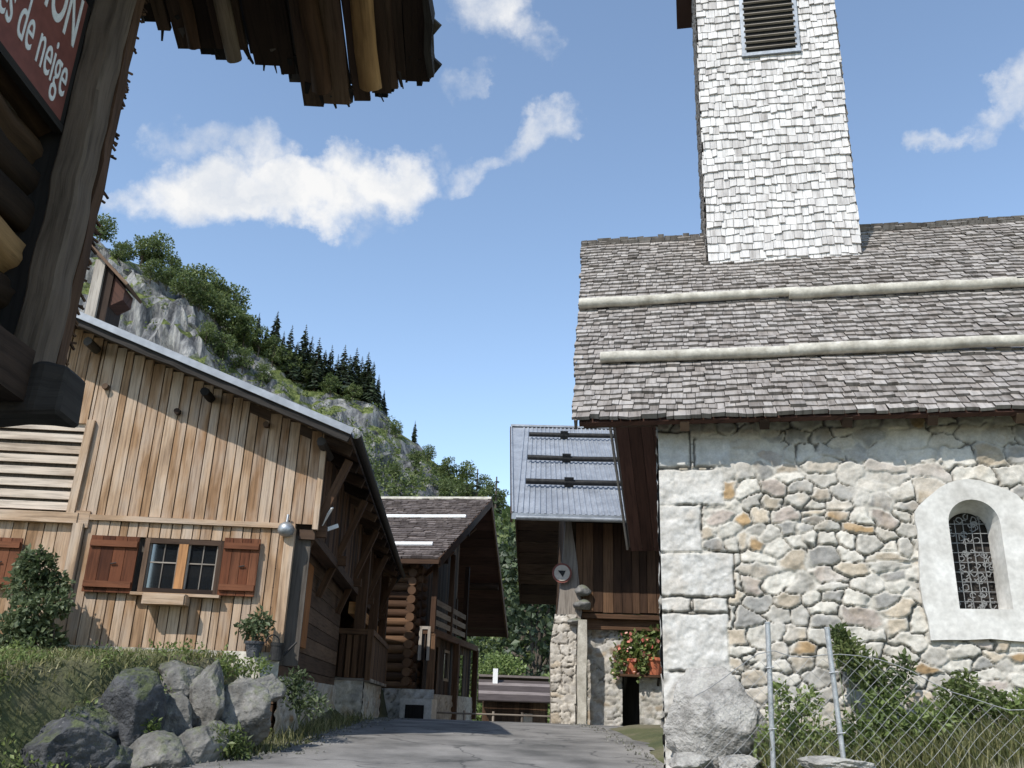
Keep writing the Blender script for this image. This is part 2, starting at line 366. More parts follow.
def masonry(name, mat, parent, W, Z0, Z1, res, mapf, seed, quoins=(), hole=None, rowh=(.09, .26), ln=(.13, .47), joint=.026, amp=.026, palette=None, mortar=(.50, .475, .425), top=None):
    rs = np.random.RandomState(seed)
    us = np.arange(0, W + res * .5, res); zs = np.arange(Z0, Z1 + res * .5, res)
    Ug, Zg = np.meshgrid(us, zs)
    wu = Ug + (fbm(Ug * 4, Zg * 4, seed) - .47) * .24; wz = Zg + (fbm(Ug * 4 + 31, Zg * 4 + 7, seed + 5) - .47) * .20
    seeds = []; z = Z0 - .3
    while z < Z1 + .4:
        h = rs.uniform(*rowh); u = -.6 - rs.rand() * .3
        while u < W + .6:
            l = rs.uniform(*ln) * (.55 + h * 2.2)
            if rs.rand() < .3 and h > .16:
                seeds += [(u + l / 2, z + h * .25), (u + l / 2, z + h * .78)]
            else: seeds.append((u + l / 2 + rs.uniform(-.04, .04), z + h / 2 + rs.uniform(-.045, .045)))
            u += l
        z += h
    kd = kdtree.KDTree(len(seeds)); sx = .62
    for k, (a, b) in enumerate(seeds): kd.insert((a * sx, b, 0), k)
    kd.balance()
    n = Ug.size; idx = np.zeros(n, int); d = np.zeros(n)
    for k, (a, b) in enumerate(zip(wu.ravel() * sx, wz.ravel())):
        r = kd.find_n((a, b, 0), 2); idx[k] = r[0][1]; d[k] = r[1][2] - r[0][2]
    idx = idx.reshape(Ug.shape); d = d.reshape(Ug.shape)
    ns = len(seeds)
    pal = palette or [((.58, .55, .49), .40), ((.46, .435, .39), .20), ((.30, .29, .272), .16), ((.37, .255, .14), .055), ((.46, .395, .31), .13), ((.43, .37, .325), .05)]
    pc = np.array([p[0] for p in pal]); pw = np.array([p[1] for p in pal], float); pw /= pw.sum()
    scol = pc[rs.choice(len(pal), ns + len(quoins), p=pw)] * rs.uniform(.82, 1.12, (ns + len(quoins), 1))
    samp = rs.uniform(.35, 1.25, ns + len(quoins))
    for qi, (a, b, c, e) in enumerate(quoins):
        ww = .025
        du = np.minimum(Ug - a + (9 if a <= 0 else 0), b - Ug); dz = np.minimum(Zg - c, e - Zg)
        dd = np.minimum(du, dz) + (fbm(Ug * 7, Zg * 7, seed + 9) - .47) * .05
        inn = dd > -.02
        idx[inn] = ns + qi; d[inn] = np.clip(dd[inn] + .02, 0, 9) * 1.1
        scol[ns + qi] = np.array((.57, .555, .525)) * rs.uniform(.9, 1.08); samp[ns + qi] = .9
    tx = rs.uniform(-.07, .07, ns + len(quoins)); tz = rs.uniform(-.09, .05, ns + len(quoins)); tx[ns:] = 0; tz[ns:] = 0
    sc = np.array(list(seeds) + [((a + b) / 2, (c_ + e_) / 2) for a, b, c_, e_ in quoins])
    hgt = smooth(0, joint, d) * (amp * samp[idx] + (Ug - sc[idx, 0]) * tx[idx] + (Zg - sc[idx, 1]) * tz[idx])
    hgt = hgt + (fbm(Ug * 8, Zg * 8, seed + 3) - .47) * .05 + (fbm(Ug * 28, Zg * 28, seed + 4, 3) - .44) * .022
    st = smooth(.006, .036 + .03 * fbm(Ug * 5, Zg * 5, seed + 21), d)[..., None]
    var = (.80 + .4 * fbm(Ug * 12, Zg * 12, seed + 6))[..., None]
    och = smooth(.52, .68, fbm(Ug * 3, Zg * 3, seed + 8))[..., None] * .5
    c = scol[idx] * var; c = c * (1 - och * .45) + och * .45 * np.array((.42, .31, .19)) * var
    c = c * st + np.array(mortar) * (.85 + .3 * fbm(Ug * 15, Zg * 15, seed + 7))[..., None] * (1 - st)
    sme = smooth(.47, .60, fbm(Ug * 1.7 + 3, Zg * 1.7 + 50, seed + 14)) * .5
    c = c * (1 - sme[..., None]) + sme[..., None] * np.array((.54, .515, .475)) * (.85 + .3 * fbm(Ug * 11, Zg * 11, seed + 15))[..., None]; hgt = hgt * (1 - .45 * sme)
    jshade = (smooth(.40, .52, fbm(Ug * 2.6 + 9, Zg * 2.6, seed + 12)) * (1 - smooth(.002, .015, d)))  # shadow lines along the joints, darkened in colour and cut deeper
    jshade = np.where(idx >= ns, (1 - smooth(.012, .03, d)) * smooth(.36, .46, fbm(Ug * 3, Zg * 3, seed + 30)), jshade)
    hgt = hgt - jshade * .035; c = c * (1 - .68 * jshade[..., None])
    V = mapf(Ug.ravel(), Zg.ravel(), hgt.ravel())
    h_, w_ = Ug.shape
    i = np.arange(h_ * w_).reshape(h_, w_)
    Q = np.stack([i[:-1, :-1], i[:-1, 1:], i[1:, 1:], i[1:, :-1]], -1).reshape(-1, 4)
    cu = (Ug[:-1, :-1] + res / 2).ravel(); cz = (Zg[:-1, :-1] + res / 2).ravel()
    keep = np.ones(len(Q), bool)
    if hole is not None: keep &= ~hole(cu, cz)
    if top is not None: keep &= cz < top(cu)
    me = npmesh(name, V, Q[keep], smooth=True)
    a = me.attributes.new('col', 'FLOAT_COLOR', 'POINT')
    a.data.foreach_set('color', np.concatenate([np.clip(c, 0, .9).reshape(-1, 3), np.ones((n, 1))], 1).astype(np.float32).ravel())
    return link(name, me, parent, mat)

def rock_mesh(name, dims, seed, cuts=17, sub=5, rough=.075):
    rs = random.Random(seed); bm = bmesh.new(); bmesh.ops.create_icosphere(bm, subdivisions=sub, radius=1)
    pl = []
    for _ in range(cuts):
        n = Vector((rs.gauss(0, 1), rs.gauss(0, 1), rs.gauss(0, 1))).normalized(); pl.append((n, rs.uniform(.56, .84)))
    off = Vector((rs.uniform(0, 90), rs.uniform(0, 90), rs.uniform(0, 90)))
    for v in bm.verts:
        p = v.co.copy()
        for n, dd in pl:
            k = p.dot(n) - dd
            if k > 0: p -= n * (k * .93)
        nn = v.co.normalized()
        p += nn * (noise.fractal(p * 1.6 + off, 1, 2, 5) * rough + noise.fractal(p * 7 + off, 1, 2, 3) * rough * .45 + (0 if sub < 4 else abs(noise.fractal(p * 2.4 + off, 1, 2, 2)) * -.07))
        v.co = Vector((p.x * dims[0] / 1.5, p.y * dims[1] / 1.5, p.z * dims[2] / 1.5))
    me = bpy.data.meshes.new(name); bm.to_mesh(me); bm.free()
    me.polygons.foreach_set('use_smooth', [True] * len(me.polygons)); return me
def rock(name, label, loc, dims, seed, mat, rot=(0, 0, 0), group=None, **k):
    o = link(name, rock_mesh(name, dims, seed, **k), None, mat); o.location = loc; o.rotation_euler = rot
    return tag(o, label, 'boulder', group)

def leaves(name, clumps, n, size, seed, aspect=.55, shell=.55, droop=0.0):
    """clumps = [(centre, (rx,ry,rz), weight)]"""
    rs = np.random.RandomState(seed)
    C = np.array([c[0] for c in clumps], float); Rr = np.array([c[1] for c in clumps], float); W = np.array([c[2] for c in clumps], float); W /= W.sum()
    ct = rs.beta(2, 2, len(clumps))
    k = rs.choice(len(clumps), n, p=W)
    d = rs.normal(size=(n, 3)); d /= np.linalg.norm(d, axis=1)[:, None]
    r = shell + (1 - shell) * rs.rand(n) ** .6; r *= rs.uniform(.8, 1.15, n)
    P = C[k] + d * r[:, None] * Rr[k]
    ax = rs.normal(size=(n, 3)) + d * .7; ax[:, 2] -= droop; ax /= np.linalg.norm(ax, axis=1)[:, None]
    nm = rs.normal(size=(n, 3)) + np.array([0, 0, .8]); sd = np.cross(ax, nm); sd /= np.linalg.norm(sd, axis=1)[:, None] + 1e-9
    up = np.cross(sd, ax)
    s = size * rs.uniform(.5, 1.4, n)[:, None]
    V = np.stack([P, P + ax * s * .5 + sd * s * aspect * .5 + up * s * .1, P + ax * s, P + ax * s * .5 - sd * s * aspect * .5 + up * s * .1], 1).reshape(-1, 3)
    Q = np.arange(n * 4).reshape(n, 4)
    return npmesh(name, V, Q, np.clip(.6 * rs.rand(n) + .5 * ct[k] - .05, 0, 1))
def blades(name, pts, hmin, hmax, wid, seed, lean=.5):
    rs = np.random.RandomState(seed); P = np.array(pts, float); n = len(P)
    a = rs.uniform(0, 6.28, n); h = rs.uniform(hmin, hmax, n); l = rs.uniform(.1, lean, n) * h; b = rs.uniform(0, 6.28, n)
    sd = np.stack([np.cos(a), np.sin(a), 0 * a], 1) * (wid * rs.uniform(.6, 1.4, n))[:, None]
    ln = np.stack([np.cos(b) * l, np.sin(b) * l, h], 1)
    m1 = P + ln * np.array([.35, .35, .6])
    V = np.stack([P - sd, P + sd, m1 + sd * .7, m1 - sd * .7, P + ln], 1)
    i = (np.arange(n) * 5)[:, None]
    Q = np.concatenate([i + np.array([0, 1, 2, 3]), i + np.array([3, 2, 4, 4])])
    t = rs.rand(n); me = bpy.data.meshes.new(name)
    me.from_pydata(V.reshape(-1, 3).tolist(), [], [list(q) if q[3] != q[2] else list(q[:3]) for q in Q.tolist()])
    at_ = me.attributes.new('tone', 'FLOAT', 'FACE'); at_.data.foreach_set('value', np.concatenate([t, t]).astype(np.float32))
    return me

# ------------------------------------------------------------------ light, sky, clouds
EL, AZ = rad(46), rad(217)     # sun high, behind and to the left of the photographer (clockwise from +Y)
sun_dir = Vector((math.sin(AZ) * math.cos(EL), math.cos(AZ) * math.cos(EL), math.sin(EL)))
sl = bpy.data.lights.new('sun', 'SUN'); sl.energy = 2.75; sl.angle = rad(.53); sl.color = (1, .955, .88)
so = bpy.data.objects.new('sun', sl); COL.objects.link(so); so.rotation_euler = sun_dir.to_track_quat('Z', 'Y').to_euler(); so.location = (-20, -20, 30)
world = bpy.data.worlds.new('World'); scene.world = world; world.use_nodes = True
nt = world.node_tree; nt.nodes.clear()
wo = nt.nodes.new('ShaderNodeOutputWorld'); bg = nt.nodes.new('ShaderNodeBackground'); nt.links.new(bg.outputs[0], wo.inputs[0])
sky = N(nt, 'TexSky', sky_type='NISHITA', sun_disc=False, sun_elevation=EL, sun_rotation=AZ, altitude=900, air_density=1.0, dust_density=.3, ozone_density=1.2)
SKY = .15
bg.inputs['Strength'].default_value = SKY
gen = N(nt, 'TexCoord').outputs['Generated']
nz = N(nt, 'TexNoise', {'Vector': gen, 'Scale': 9.0, 'Detail': 9.0, 'Roughness': .58})
nzf = N(nt, 'TexNoise', {'Vector': gen, 'Scale': 30.0, 'Detail': 7.0, 'Roughness': .62})
warp = N(nt, 'VectorMath', {0: gen, 1: N(nt, 'VectorMath', {0: N(nt, 'VectorMath', {0: nz.outputs[1], 1: (.5, .5, .5)}, operation='SUBTRACT').outputs[0], 1: (.16, .16, .16)}, operation='MULTIPLY').outputs[0]}, operation='ADD').outputs[0]
clouds = [  # px, py, rx, ry, tilt degrees, density
    (215, 200, 62, 30, 0, 1.0), (285, 203, 88, 29, 2, 1.05), (374, 181, 52, 28, 8, 1.0), (258, 158, 30, 30, 0, .7), (196, 150, 40, 20, 40, .45),
    (145, 190, 36, 14, 25, .35), (530, 147, 34, 17, 28, .6), (480, 172, 45, 12, 15, .35), (508, 14, 46, 24, -8, .7), (545, 45, 28, 20, -20, .35),
    (1002, 112, 36, 17, 28, .6), (938, 138, 15, 11, 0, .6), (1040, 75, 30, 20, 40, .6), (470, 78, 22, 10, 10, .3), (445, 160, 20, 14, 60, .3), (380, 232, 30, 10, 20, .28)]
acc = None
for (px, py, rx, ry, tl, den) in clouds:
    c = ray(px, py).normalized(); t = rad(tl)
    e1 = (RT * math.cos(t) + UP * math.sin(t)); e2 = (UP * math.cos(t) - RT * math.sin(t))
    k = 1 / ray(px, py).length
    dv = N(nt, 'VectorMath', {0: warp, 1: tuple(c)}, operation='SUBTRACT').outputs[0]
    a = N(nt, 'VectorMath', {0: dv, 1: tuple(e1 * (F_PX / rx / k))}, operation='DOT_PRODUCT').outputs['Value']
    b = N(nt, 'VectorMath', {0: dv, 1: tuple(e2 * (F_PX / ry / k))}, operation='DOT_PRODUCT').outputs['Value']
    a2 = N(nt, 'Math', {0: a, 1: a}, operation='MULTIPLY').outputs[0]
    r2 = N(nt, 'Math', {0: b, 1: b, 2: a2}, operation='MULTIPLY_ADD').outputs[0]
    f = N(nt, 'MapRange', {0: r2, 1: 2.1, 2: 0.0, 3: 0.0, 4: den}).outputs[0]
    acc = f if acc is None else N(nt, 'Math', {0: acc, 1: f}, operation='MAXIMUM').outputs[0]
dn = N(nt, 'Math', {0: nzf.outputs[0], 1: 1.05, 2: -.56}, operation='MULTIPLY_ADD').outputs[0]
den = N(nt, 'Math', {0: acc, 1: dn}, operation='ADD').outputs[0]
den = N(nt, 'Math', {0: den, 1: N(nt, 'Math', {0: acc, 1: 6.0}, operation='MULTIPLY', use_clamp=True).outputs[0]}, operation='MULTIPLY').outputs[0]
mask = N(nt, 'MapRange', {0: den, 1: .02, 2: .92, 3: 0.0, 4: 1.0}, interpolation_type='SMOOTHSTEP').outputs[0]
CB = .53 / SKY
ccol = ramp(nt, N(nt, 'TexNoise', {'Vector': warp, 'Scale': 14.0, 'Detail': 6.0, 'Roughness': .5}).outputs[0], [(.36, (.74, .79, .87)), (.58, (1, 1, 1))])
ccol = N(nt, 'VectorMath', {0: ccol, 1: (CB, CB, CB)}, operation='MULTIPLY').outputs[0]
skyc = mixc(nt, 1.0, sky.outputs[0], (1.07, 1.02, .94), 'MULTIPLY')
nt.links.new(mixc(nt, mask, skyc, ccol), bg.inputs[0])
vs = scene.view_settings; vs.view_transform = 'Standard'; vs.look = 'None'; vs.exposure = .84; vs.gamma = 1

# ------------------------------------------------------------------ ground and road
ZR = [(-400, -6), (-30, -2.0), (0, 0), (4, .42), (8, .86), (9, .97), (12, 1.18), (16, 1.31), (20, 1.32), (24, 1.2), (30, .6), (45, -1.2), (70, -3), (100, -4), (900, -4)]
def zr(Y): return float(np.interp(Y, [a for a, _ in ZR], [b for _, b in ZR]))
ZT = [(-400, -6), (-30, -2), (0, .2), (4, .9), (6.5, 1.35), (8, 1.72), (9.5, 1.92), (11, 2.06), (14, 2.1), (30, 2.1), (45, 1), (70, -2), (100, -4), (900, -4)]
def sm(a, b, x):
    t = min(1, max(0, (x - a) / (b - a))); return t * t * (3 - 2 * t)
def edge_left(Y): return -2.62 - max(0, (10.4 - Y)) * .52 if Y < 11.2 else -2.55
def bank_edge(Y): return -3.25 - (10.3 - Y) * .5 if Y < 10.3 else (-3.25 + (Y - 10.3) * .35 if Y < 11.3 else -2.9)
def gz(x, Y):
    z = zr(Y); e = bank_edge(Y)
    if Y < 31:
        t = sm(-e - .02, -e + .4, -x); zt = float(np.interp(Y, [a for a, _ in ZT], [b for _, b in ZT]))
        z = z * (1 - t) + zt * t
    if x > 1.7 and Y < 17: z += .10 * sm(1.75, 2.4, x) + .34 * sm(2.6, 5.2, x) * sm(3, 7, Y)
    return z
xs = sorted(set([round(v, 3) for v in list(np.arange(-7, 7.01, .2))] + [-600, -300, -150, -80, -50, -35, -25, -18, -13, -10, -8.5, 8.5, 10, 13, 18, 25, 35, 50, 80, 150, 300, 600]))
ys = sorted(set([round(v, 3) for v in list(np.arange(2, 13.01, .2)) + list(np.arange(13, 31, .5)) + list(np.arange(-4, 2, 1.0))] + [-400, -200, -100, -50, -30, -15, -8, 33, 36, 40, 45, 52, 60, 70, 85, 100, 150, 250, 400, 700]))
V = []
for Y in ys:
    for x in xs:
        near = abs(x) < 7 and -2 < Y < 14
        road = edge_left(Y) + .2 < x < 1.75
        V.append((x, Y, gz(x, Y) + (noise.fractal(Vector((x * 1.3, Y * 1.3, 0)), 1, 2, 3) * .05 if near and not road else 0) - (.03 if road and Y < 31 else 0)))
nx = len(xs); Q = [(j * nx + i, j * nx + i + 1, (j + 1) * nx + i + 1, (j + 1) * nx + i) for j in range(len(ys) - 1) for i in range(nx - 1)]
me = npmesh('ground', V, Q, smooth=True); link('ground', me, None, 'dirt', 'structure')
rv = []; rq = []; ry = [y for y in ys if -30 <= y <= 45]; NX = 14
for j, Y in enumerate(ry):
    l = edge_left(Y) + .32 + noise.noise(Vector((0, Y * .9, 3))) * .12; r = (1.78 if Y < 12 else 2.5) + noise.noise(Vector((5, Y * .9, 3))) * .08
    for i in range(NX + 1):
        x = l + (r - l) * i / NX; rv.append((x, Y, zr(Y) + .012 + noise.noise(Vector((x * .8, Y * .8, 9))) * .008))
for j in range(len(ry) - 1):
    for i in range(NX): a = j * (NX + 1) + i; rq.append((a, a + 1, a + NX + 2, a + NX + 1))
link('road', npmesh('road', rv, rq, smooth=True), None, 'asphalt', 'structure')
# ================================================================== CHAPEL (right)
chapel = thing('chapel', 'limewashed rubble stone chapel with shingled roof and square shingled belfry', 'chapel', (1.68, 9.8, 0), -11.6)
TANP = math.tan(rad(47.5)); CP, SP = math.cos(rad(47.5)), math.sin(rad(47.5))
EZ, EV, RV = 4.66, -.37, 3.74                         # eave height, eave v, ridge v
RZ = EZ + TANP * (RV - EV)
WIN = (2.94, 3.42, 2.68, 3.54)
def in_window(u, z):
    c = (WIN[0] + WIN[1]) / 2; r = (WIN[1] - WIN[0]) / 2 + .03
    return (np.abs(u - c) < r) & (z > WIN[2] - .03) & ((z < WIN[3]) | ((u - c) ** 2 + (z - WIN[3]) ** 2 < r * r))
quoins = [(0, .69, 3.77, 4.16), (0, .44, 3.25, 3.75), (0, .76, 2.78, 3.23), (0, .30, 2.62, 2.76), (.32, .68, 2.62, 2.76), (0, .67, 2.03, 2.60), (0, .42, 1.6, 2.0), (0, .8, 1.0, 1.55), (0, .34, 4.2, 4.6), (.4, .78, 4.2, 4.5)]
wall = masonry('wall', 'stone', chapel, 5.6, .95, 4.78, .0135, lambda u, z, h: np.stack([u, -h, z], 1), 21, quoins, in_window)
masonry('gable_wall', 'stone', chapel, 7.4, .95, 8.7, .04, lambda u, z, h: np.stack([-h + .0, u + .01, z], 1), 5, [(0, .5, 3.77, 4.16), (0, .76, 3.25, 3.75), (0, .45, 2.78, 3.23), (0, .7, 2.03, 2.60)], None, amp=.03,
        top=lambda u: EZ - .1 + TANP * (np.minimum(u, 7.4 - u)))
mb = MB(); mb.box((5.55, .03, .8), (9.6, .5, 4.7)); mb.box((9.2, .5, .8), (9.6, 7.4, 4.7)); mb.box((.05, 6.9, .8), (9.6, 7.38, 4.7)); mb.build('rear_wall', 'white', chapel)
mb = MB(); mb.box((.06, .30, .9), (5.55, .42, 4.72)); mb.build('dark_backing', 'black', chapel)
# window surround: ring between outer outline and arched opening, splayed reveal
def arch(c, hw, zb, zs, n, r=None):
    r = r or hw; p = [(c - hw, zb + (zs - zb) * k / 6) for k in range(6)]
    p += [(c - math.cos(math.pi * k / n) * hw, zs + math.sin(math.pi * k / n) * r) for k in range(n + 1)]
    p += [(c + hw, zs - (zs - zb) * k / 6) for k in range(1, 7)]
    p += [(c + hw - 2 * hw * k / 6, zb) for k in range(1, 6)]
    return p
C0 = 3.18; NA = 18
outer = arch(C0, .57, 2.38, 3.46, NA, .54); inn = arch(C0, .245, 2.68, 3.54, NA); deep = arch(C0 - .005, .20, 2.70, 3.50, NA)
outer = [(u + noise.noise(Vector((u * 4, z * 4, 1))) * .035, z + noise.noise(Vector((u * 4, z * 4, 7))) * .035) for u, z in outer]
V = [(u, -.065, z) for u, z in outer] + [(u, -.06, z) for u, z in inn] + [(u, .22, z) for u, z in deep] + [(u, .03, z) for u, z in outer]
n = len(outer); Q = []
for k in range(n):
    k2 = (k + 1) % n
    Q += [(k, k2, n + k2, n + k), (n + k, n + k2, 2 * n + k2, 2 * n + k), (3 * n + k, 3 * n + k2, k2, k)]
win = link('window', npmesh('window_pane', [(u, .222, z) for u, z in deep] + [(C0, .222, 3.1)], [(k, (k + 1) % n, n, n) for k in range(n)]), chapel, 'glass')
me = bpy.data.meshes.new('window_surround'); me.from_pydata(V, [], Q); bm = bmesh.new(); bm.from_mesh(me); bmesh.ops.recalc_face_normals(bm, faces=bm.faces); bm.to_mesh(me); bm.free()
link('surround', me, win, 'white')
mb = MB(); rs = random.Random(3)                     # leaded lattice, scrolls of lead in front of the glass
pts = [(rs.uniform(C0 - .19, C0 + .19), rs.uniform(2.7, 3.66)) for _ in range(70)]
for (u, z) in pts:
    prev = None; r = rs.uniform(.018, .035)
    for k in range(7):
        g = k / 6 * rs.uniform(4, 6.2) + u * 40
        q = (u + math.cos(g) * r, .205, z + math.sin(g) * r)
        if prev and abs(q[0] - C0) < .2 and ((q[2] < 3.5) or ((q[0] - C0) ** 2 + (q[2] - 3.5) ** 2 < .036)): mb.beam(prev, q, .008, .008, (0, 1, 0))
        prev = q
for k in range(1, 5): mb.beam((C0 - .2 + .08 * k, .2, 2.7), (C0 - .2 + .08 * k, .2, 3.62), .007, .007, (0, 1, 0))
for k in range(9): mb.beam((C0 - .19, .2, 2.78 + .1 * k), (C0 + .19, .2, 2.78 + .1 * k), .007, .007, (0, 1, 0))
mb.build('lattice', 'lead', win)
# roof
L = (RV - EV) / CP
sagf = lambda u, s: -.05 * math.sin(max(0, min(1, (u) / 10)) * math.pi) * (s / L) + noise.noise(Vector((u * .8, s * .8, 2))) * .022
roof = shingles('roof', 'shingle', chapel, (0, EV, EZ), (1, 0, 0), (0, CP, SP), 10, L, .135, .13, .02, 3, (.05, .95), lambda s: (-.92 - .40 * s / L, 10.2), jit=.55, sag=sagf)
mb = MB()
mb.poly([(-.86, EV + .01, EZ - .03), (10.1, EV + .01, EZ - .03), (10.1, RV, RZ - .05), (-1.22, RV, RZ - .05)], Vector((0, SP, -CP)) * .05, .4, (0, 1, 0)); mb.build('roof_boarding', 'soffit', roof)
far = MB(); far.poly([(-1.25, RV + .02, RZ - .02), (10.1, RV + .02, RZ - .02), (10.1, 7.86, EZ - .02), (-.86, 7.86, EZ - .02)], Vector((0, SP, CP)) * .06, .5, (0, CP, -SP)); far.build('rear_slope', 'shingle', roof)
mb = MB(); k = -.84                                 # soffit boards under the rear slope, run down the slope
while k < .1:
    w = RND.uniform(.2, .3); mb.beam((k + w / 2 - .3, RV + .05, RZ - .10), (k + w / 2, 7.8, EZ - .085), w - .008, .03, (0, SP, CP), RND.random()); k += w
mb.build('soffit', 'soffit', roof)
mb = MB(); mb.beam((-.9, 7.86, EZ - .03), (-1.3, RV, RZ - .05), .035, .14, (0, SP, CP), .8); mb.beam((-.9, EV + .02, EZ - .05), (-1.3, RV, RZ - .06), .03, .12, (0, -SP, CP), .2); mb.build('verge_board', 'grey_wood', roof)
mb = MB()
for k in range(12): mb.beam((.3 + k * .85, EV + .06, EZ - .09), (.3 + k * .85, .9, EZ - .09 + TANP * (.84 - EV)), .10, .12, (0, -SP, CP))
mb.beam((-.85, -.02, EZ - .02 + .12), (9.8, -.02, EZ + .1), .14, .14); mb.build('rafter', 'dark', roof)
rs = shingles('ridge_course', 'shingle', roof, (0, RV - .14, RZ - .12), (1, 0, 0), (0, CP, SP), 10, .12, .11, .17, .03, 8, (.2, 1), lambda s: (-1.3, 10.2), sag=lambda u, s: -.05 * math.sin(max(0, min(1, u / 10)) * math.pi))
# snow poles lying along the roof
for (v, u0, cuts) in ((1.74, -1.12, (1.75, 4.3, 6.6, 9.9)), (.52, -.70, (1.55, 4.2, 7.0, 9.9))):
    pz = EZ + TANP * (v - EV); a = u0
    for q in cuts:
        lb = MB(); lb.log((a, v - .09 * SP, pz + .14 * CP + RND.uniform(-.015, .015)), (q + .12, v - .09 * SP - .0, pz + .14 * CP + RND.uniform(-.015, .015)), RND.uniform(.07, .082), RND.uniform(.06, .072), 12, 8, .008)
        pl = lb.build('snow_pole', 'pole', roof); hb = MB()
        hb.beam((a + .35, v - .02, pz + .02), (a + .35, v - .17 * SP, pz + .12), .02, .10, (1, 0, 0)); hb.build('pole_hook', 'iron', pl)
        a = q
# belfry
TU0, TU1, TV0, TV1, TZ0, TZ1 = .74, 2.96, 2.83, 4.93, 7.2, 15.0
mb = MB(); mb.box((TU0 + .02, TV0 + .02, TZ0), (TU1 - .02, TV1 - .02, TZ1)); tower = mb.build('belfry', 'grey_wood', chapel)
H = TZ1 - 7.9
shingles('shingle_cladding', 'shingle_pale', tower, (TU0, TV0, 7.92), (1, 0, 0), (0, 0, 1), TU1 - TU0, H, .148, .125, .016, 31, (.15, 1), jit=.6)
shingles('shingle_cladding', 'shingle_pale', tower, (TU0, TV1, 7.3), (0, -1, 0), (0, 0, 1), TV1 - TV0, H + .6, .148, .125, .016, 32, (.15, 1), jit=.6)
shingles('shingle_cladding', 'shingle_pale', tower, (TU1, TV0, 7.3), (0, 1, 0), (0, 0, 1), TV1 - TV0, H + .6, .148, .125, .016, 33, (.15, 1), jit=.6)
shingles('shingle_cladding', 'shingle_pale', tower, (TU1, TV1, 7.3), (-1, 0, 0), (0, 0, 1), TU1 - TU0, H + .6, .16, .16, .016, 34, (.15, 1), jit=.6)
mb = MB(); a, b, c, d, y = 1.46, 2.35, 12.0, 13.4, TV0 - .05
mb.box((a - .02, y - .03, c - .05), (a + .05, y + .03, d), 2); mb.box((b - .05, y - .03, c - .05), (b + .02, y + .03, d), 2); mb.box((a - .03, y - .035, c - .07), (b + .03, y + .03, c - .01), 0)
lv = mb.build('louvre', 'zinc', tower)
mb = MB(); mb.box((a + .04, y - .012, c), (b - .04, y + .03, d)); mb.build('opening', 'recess_shade', lv)  # near black panel standing for the shade behind the slats
for k in range(11):
    z = c + .07 + k * .118; mb = MB(); mb.beam((a + .03, y - .035, z), (b - .03, y - .035, z), .035, .02, (0, .5, 1), .6); mb.build('slat', 'grey_wood', lv)
mb = MB(); e = .34; apex = ((TU0 + TU1) / 2, (TV0 + TV1) / 2, 19.5)
cs = [(TU0 - e, TV0 - e), (TU1 + e, TV0 - e), (TU1 + e, TV1 + e), (TU0 - e, TV1 + e)]
me = bpy.data.meshes.new('spire'); me.from_pydata([(x, q, 14.92) for x, q in cs] + [(x, q, 14.82) for x, q in cs] + [apex], [], [(0, 1, 8), (1, 2, 8), (2, 3, 8), (3, 0, 8), (4, 7, 6, 5), (0, 4, 5, 1), (1, 5, 6, 2), (2, 6, 7, 3), (3, 7, 4, 0)])
link('spire', me, tower, 'soffit')

# ================================================================== BARN (left)
SL = .379
barn = thing('wooden_barn', 'large barn with pale vertical larch boards and grey sheet metal roof', 'barn', (-2.5, 11.5, 0), 3.3)
rz_ = lambda u: 4.87 + SL * (.43 - u)                        # top of the right slope
WH = [(-2.04, -1.05, 2.79, 3.47)]
mb = MB()
boards_vertical(mb, -2.98, .045, 3.72, lambda u: rz_(u) - .09, .128, -.02, gap=.014)
boards_vertical(mb, -6.0, -2.98, 4.92, lambda u: rz_(u) - .09, .128, -.02, gap=.014)
boards_vertical(mb, -2.80, -.27, 2.10, 3.66, .125, -.012, holes=WH, gap=.014)
boards_vertical(mb, -6.0, -2.95, 2.10, 3.60, .19, .0)
wf = mb.build('front_wall', 'barn', barn)
mb = MB(); z = 3.74
while z < 4.9:
    h = .15; mb.beam((-6, .015 + RND.uniform(-.01, .01), z + h / 2), (-3.0, .015, z + h / 2 + RND.uniform(-.01, .01)), .03, h - .05, (0, 0, 1), RND.uniform(.55, 1)); z += h
mb.build('horizontal_siding', 'barn_pale', barn)
mb = MB(); mb.box((-6, .06, 2.0), (.0, .10, 4.8)); mb.poly([(-6, .06, 4.8), (.02, .06, 4.8), (-6, .06, rz_(-6) - .25)], (0, .04, 0)); mb.build('dark_backing', 'black', barn)  # black backing added to stop light leaking through and keep board gaps dark
mb = MB(); mb.box((-2.93, -.07, 3.655), (-.2, .02, 3.72), 0, .75); mb.box((-6, -.09, 3.60), (-2.9, .02, 3.73), 0, .9); mb.box((-2.93, -.075, 3.55), (-2.76, .02, 3.76), 0, .6); mb.build('ledge', 'barn', barn)
for p0, p1, w, d in (((-2.87, -.04, 2.08), (-2.87, -.04, 3.6), .12, .12), ((-3.0, -.045, 3.73), (-2.97, -.045, 4.95), .10, .08), ((-.25, -.045, 2.05), (-.25, -.045, 3.66), .12, .10), ((.05, -.03, 3.66), (.05, -.03, 4.8), .07, .07)):
    mb = MB(); mb.beam(p0, p1, w, d, (0, 1, 0), .9); mb.build('corner_board', 'barn', barn)
ft = masonry('footing', 'rubble', barn, 5.8, 1.7, 2.12, .04, lambda u, z, h: np.stack([u - 6, -.06 - h, z], 1), 41, rowh=(.15, .22), ln=(.3, .6))
mb = MB(); mb.box((-6, -.05, 2.06), (-.22, .05, 2.12), 0, .95); mb.build('sill_beam', 'barn', barn)
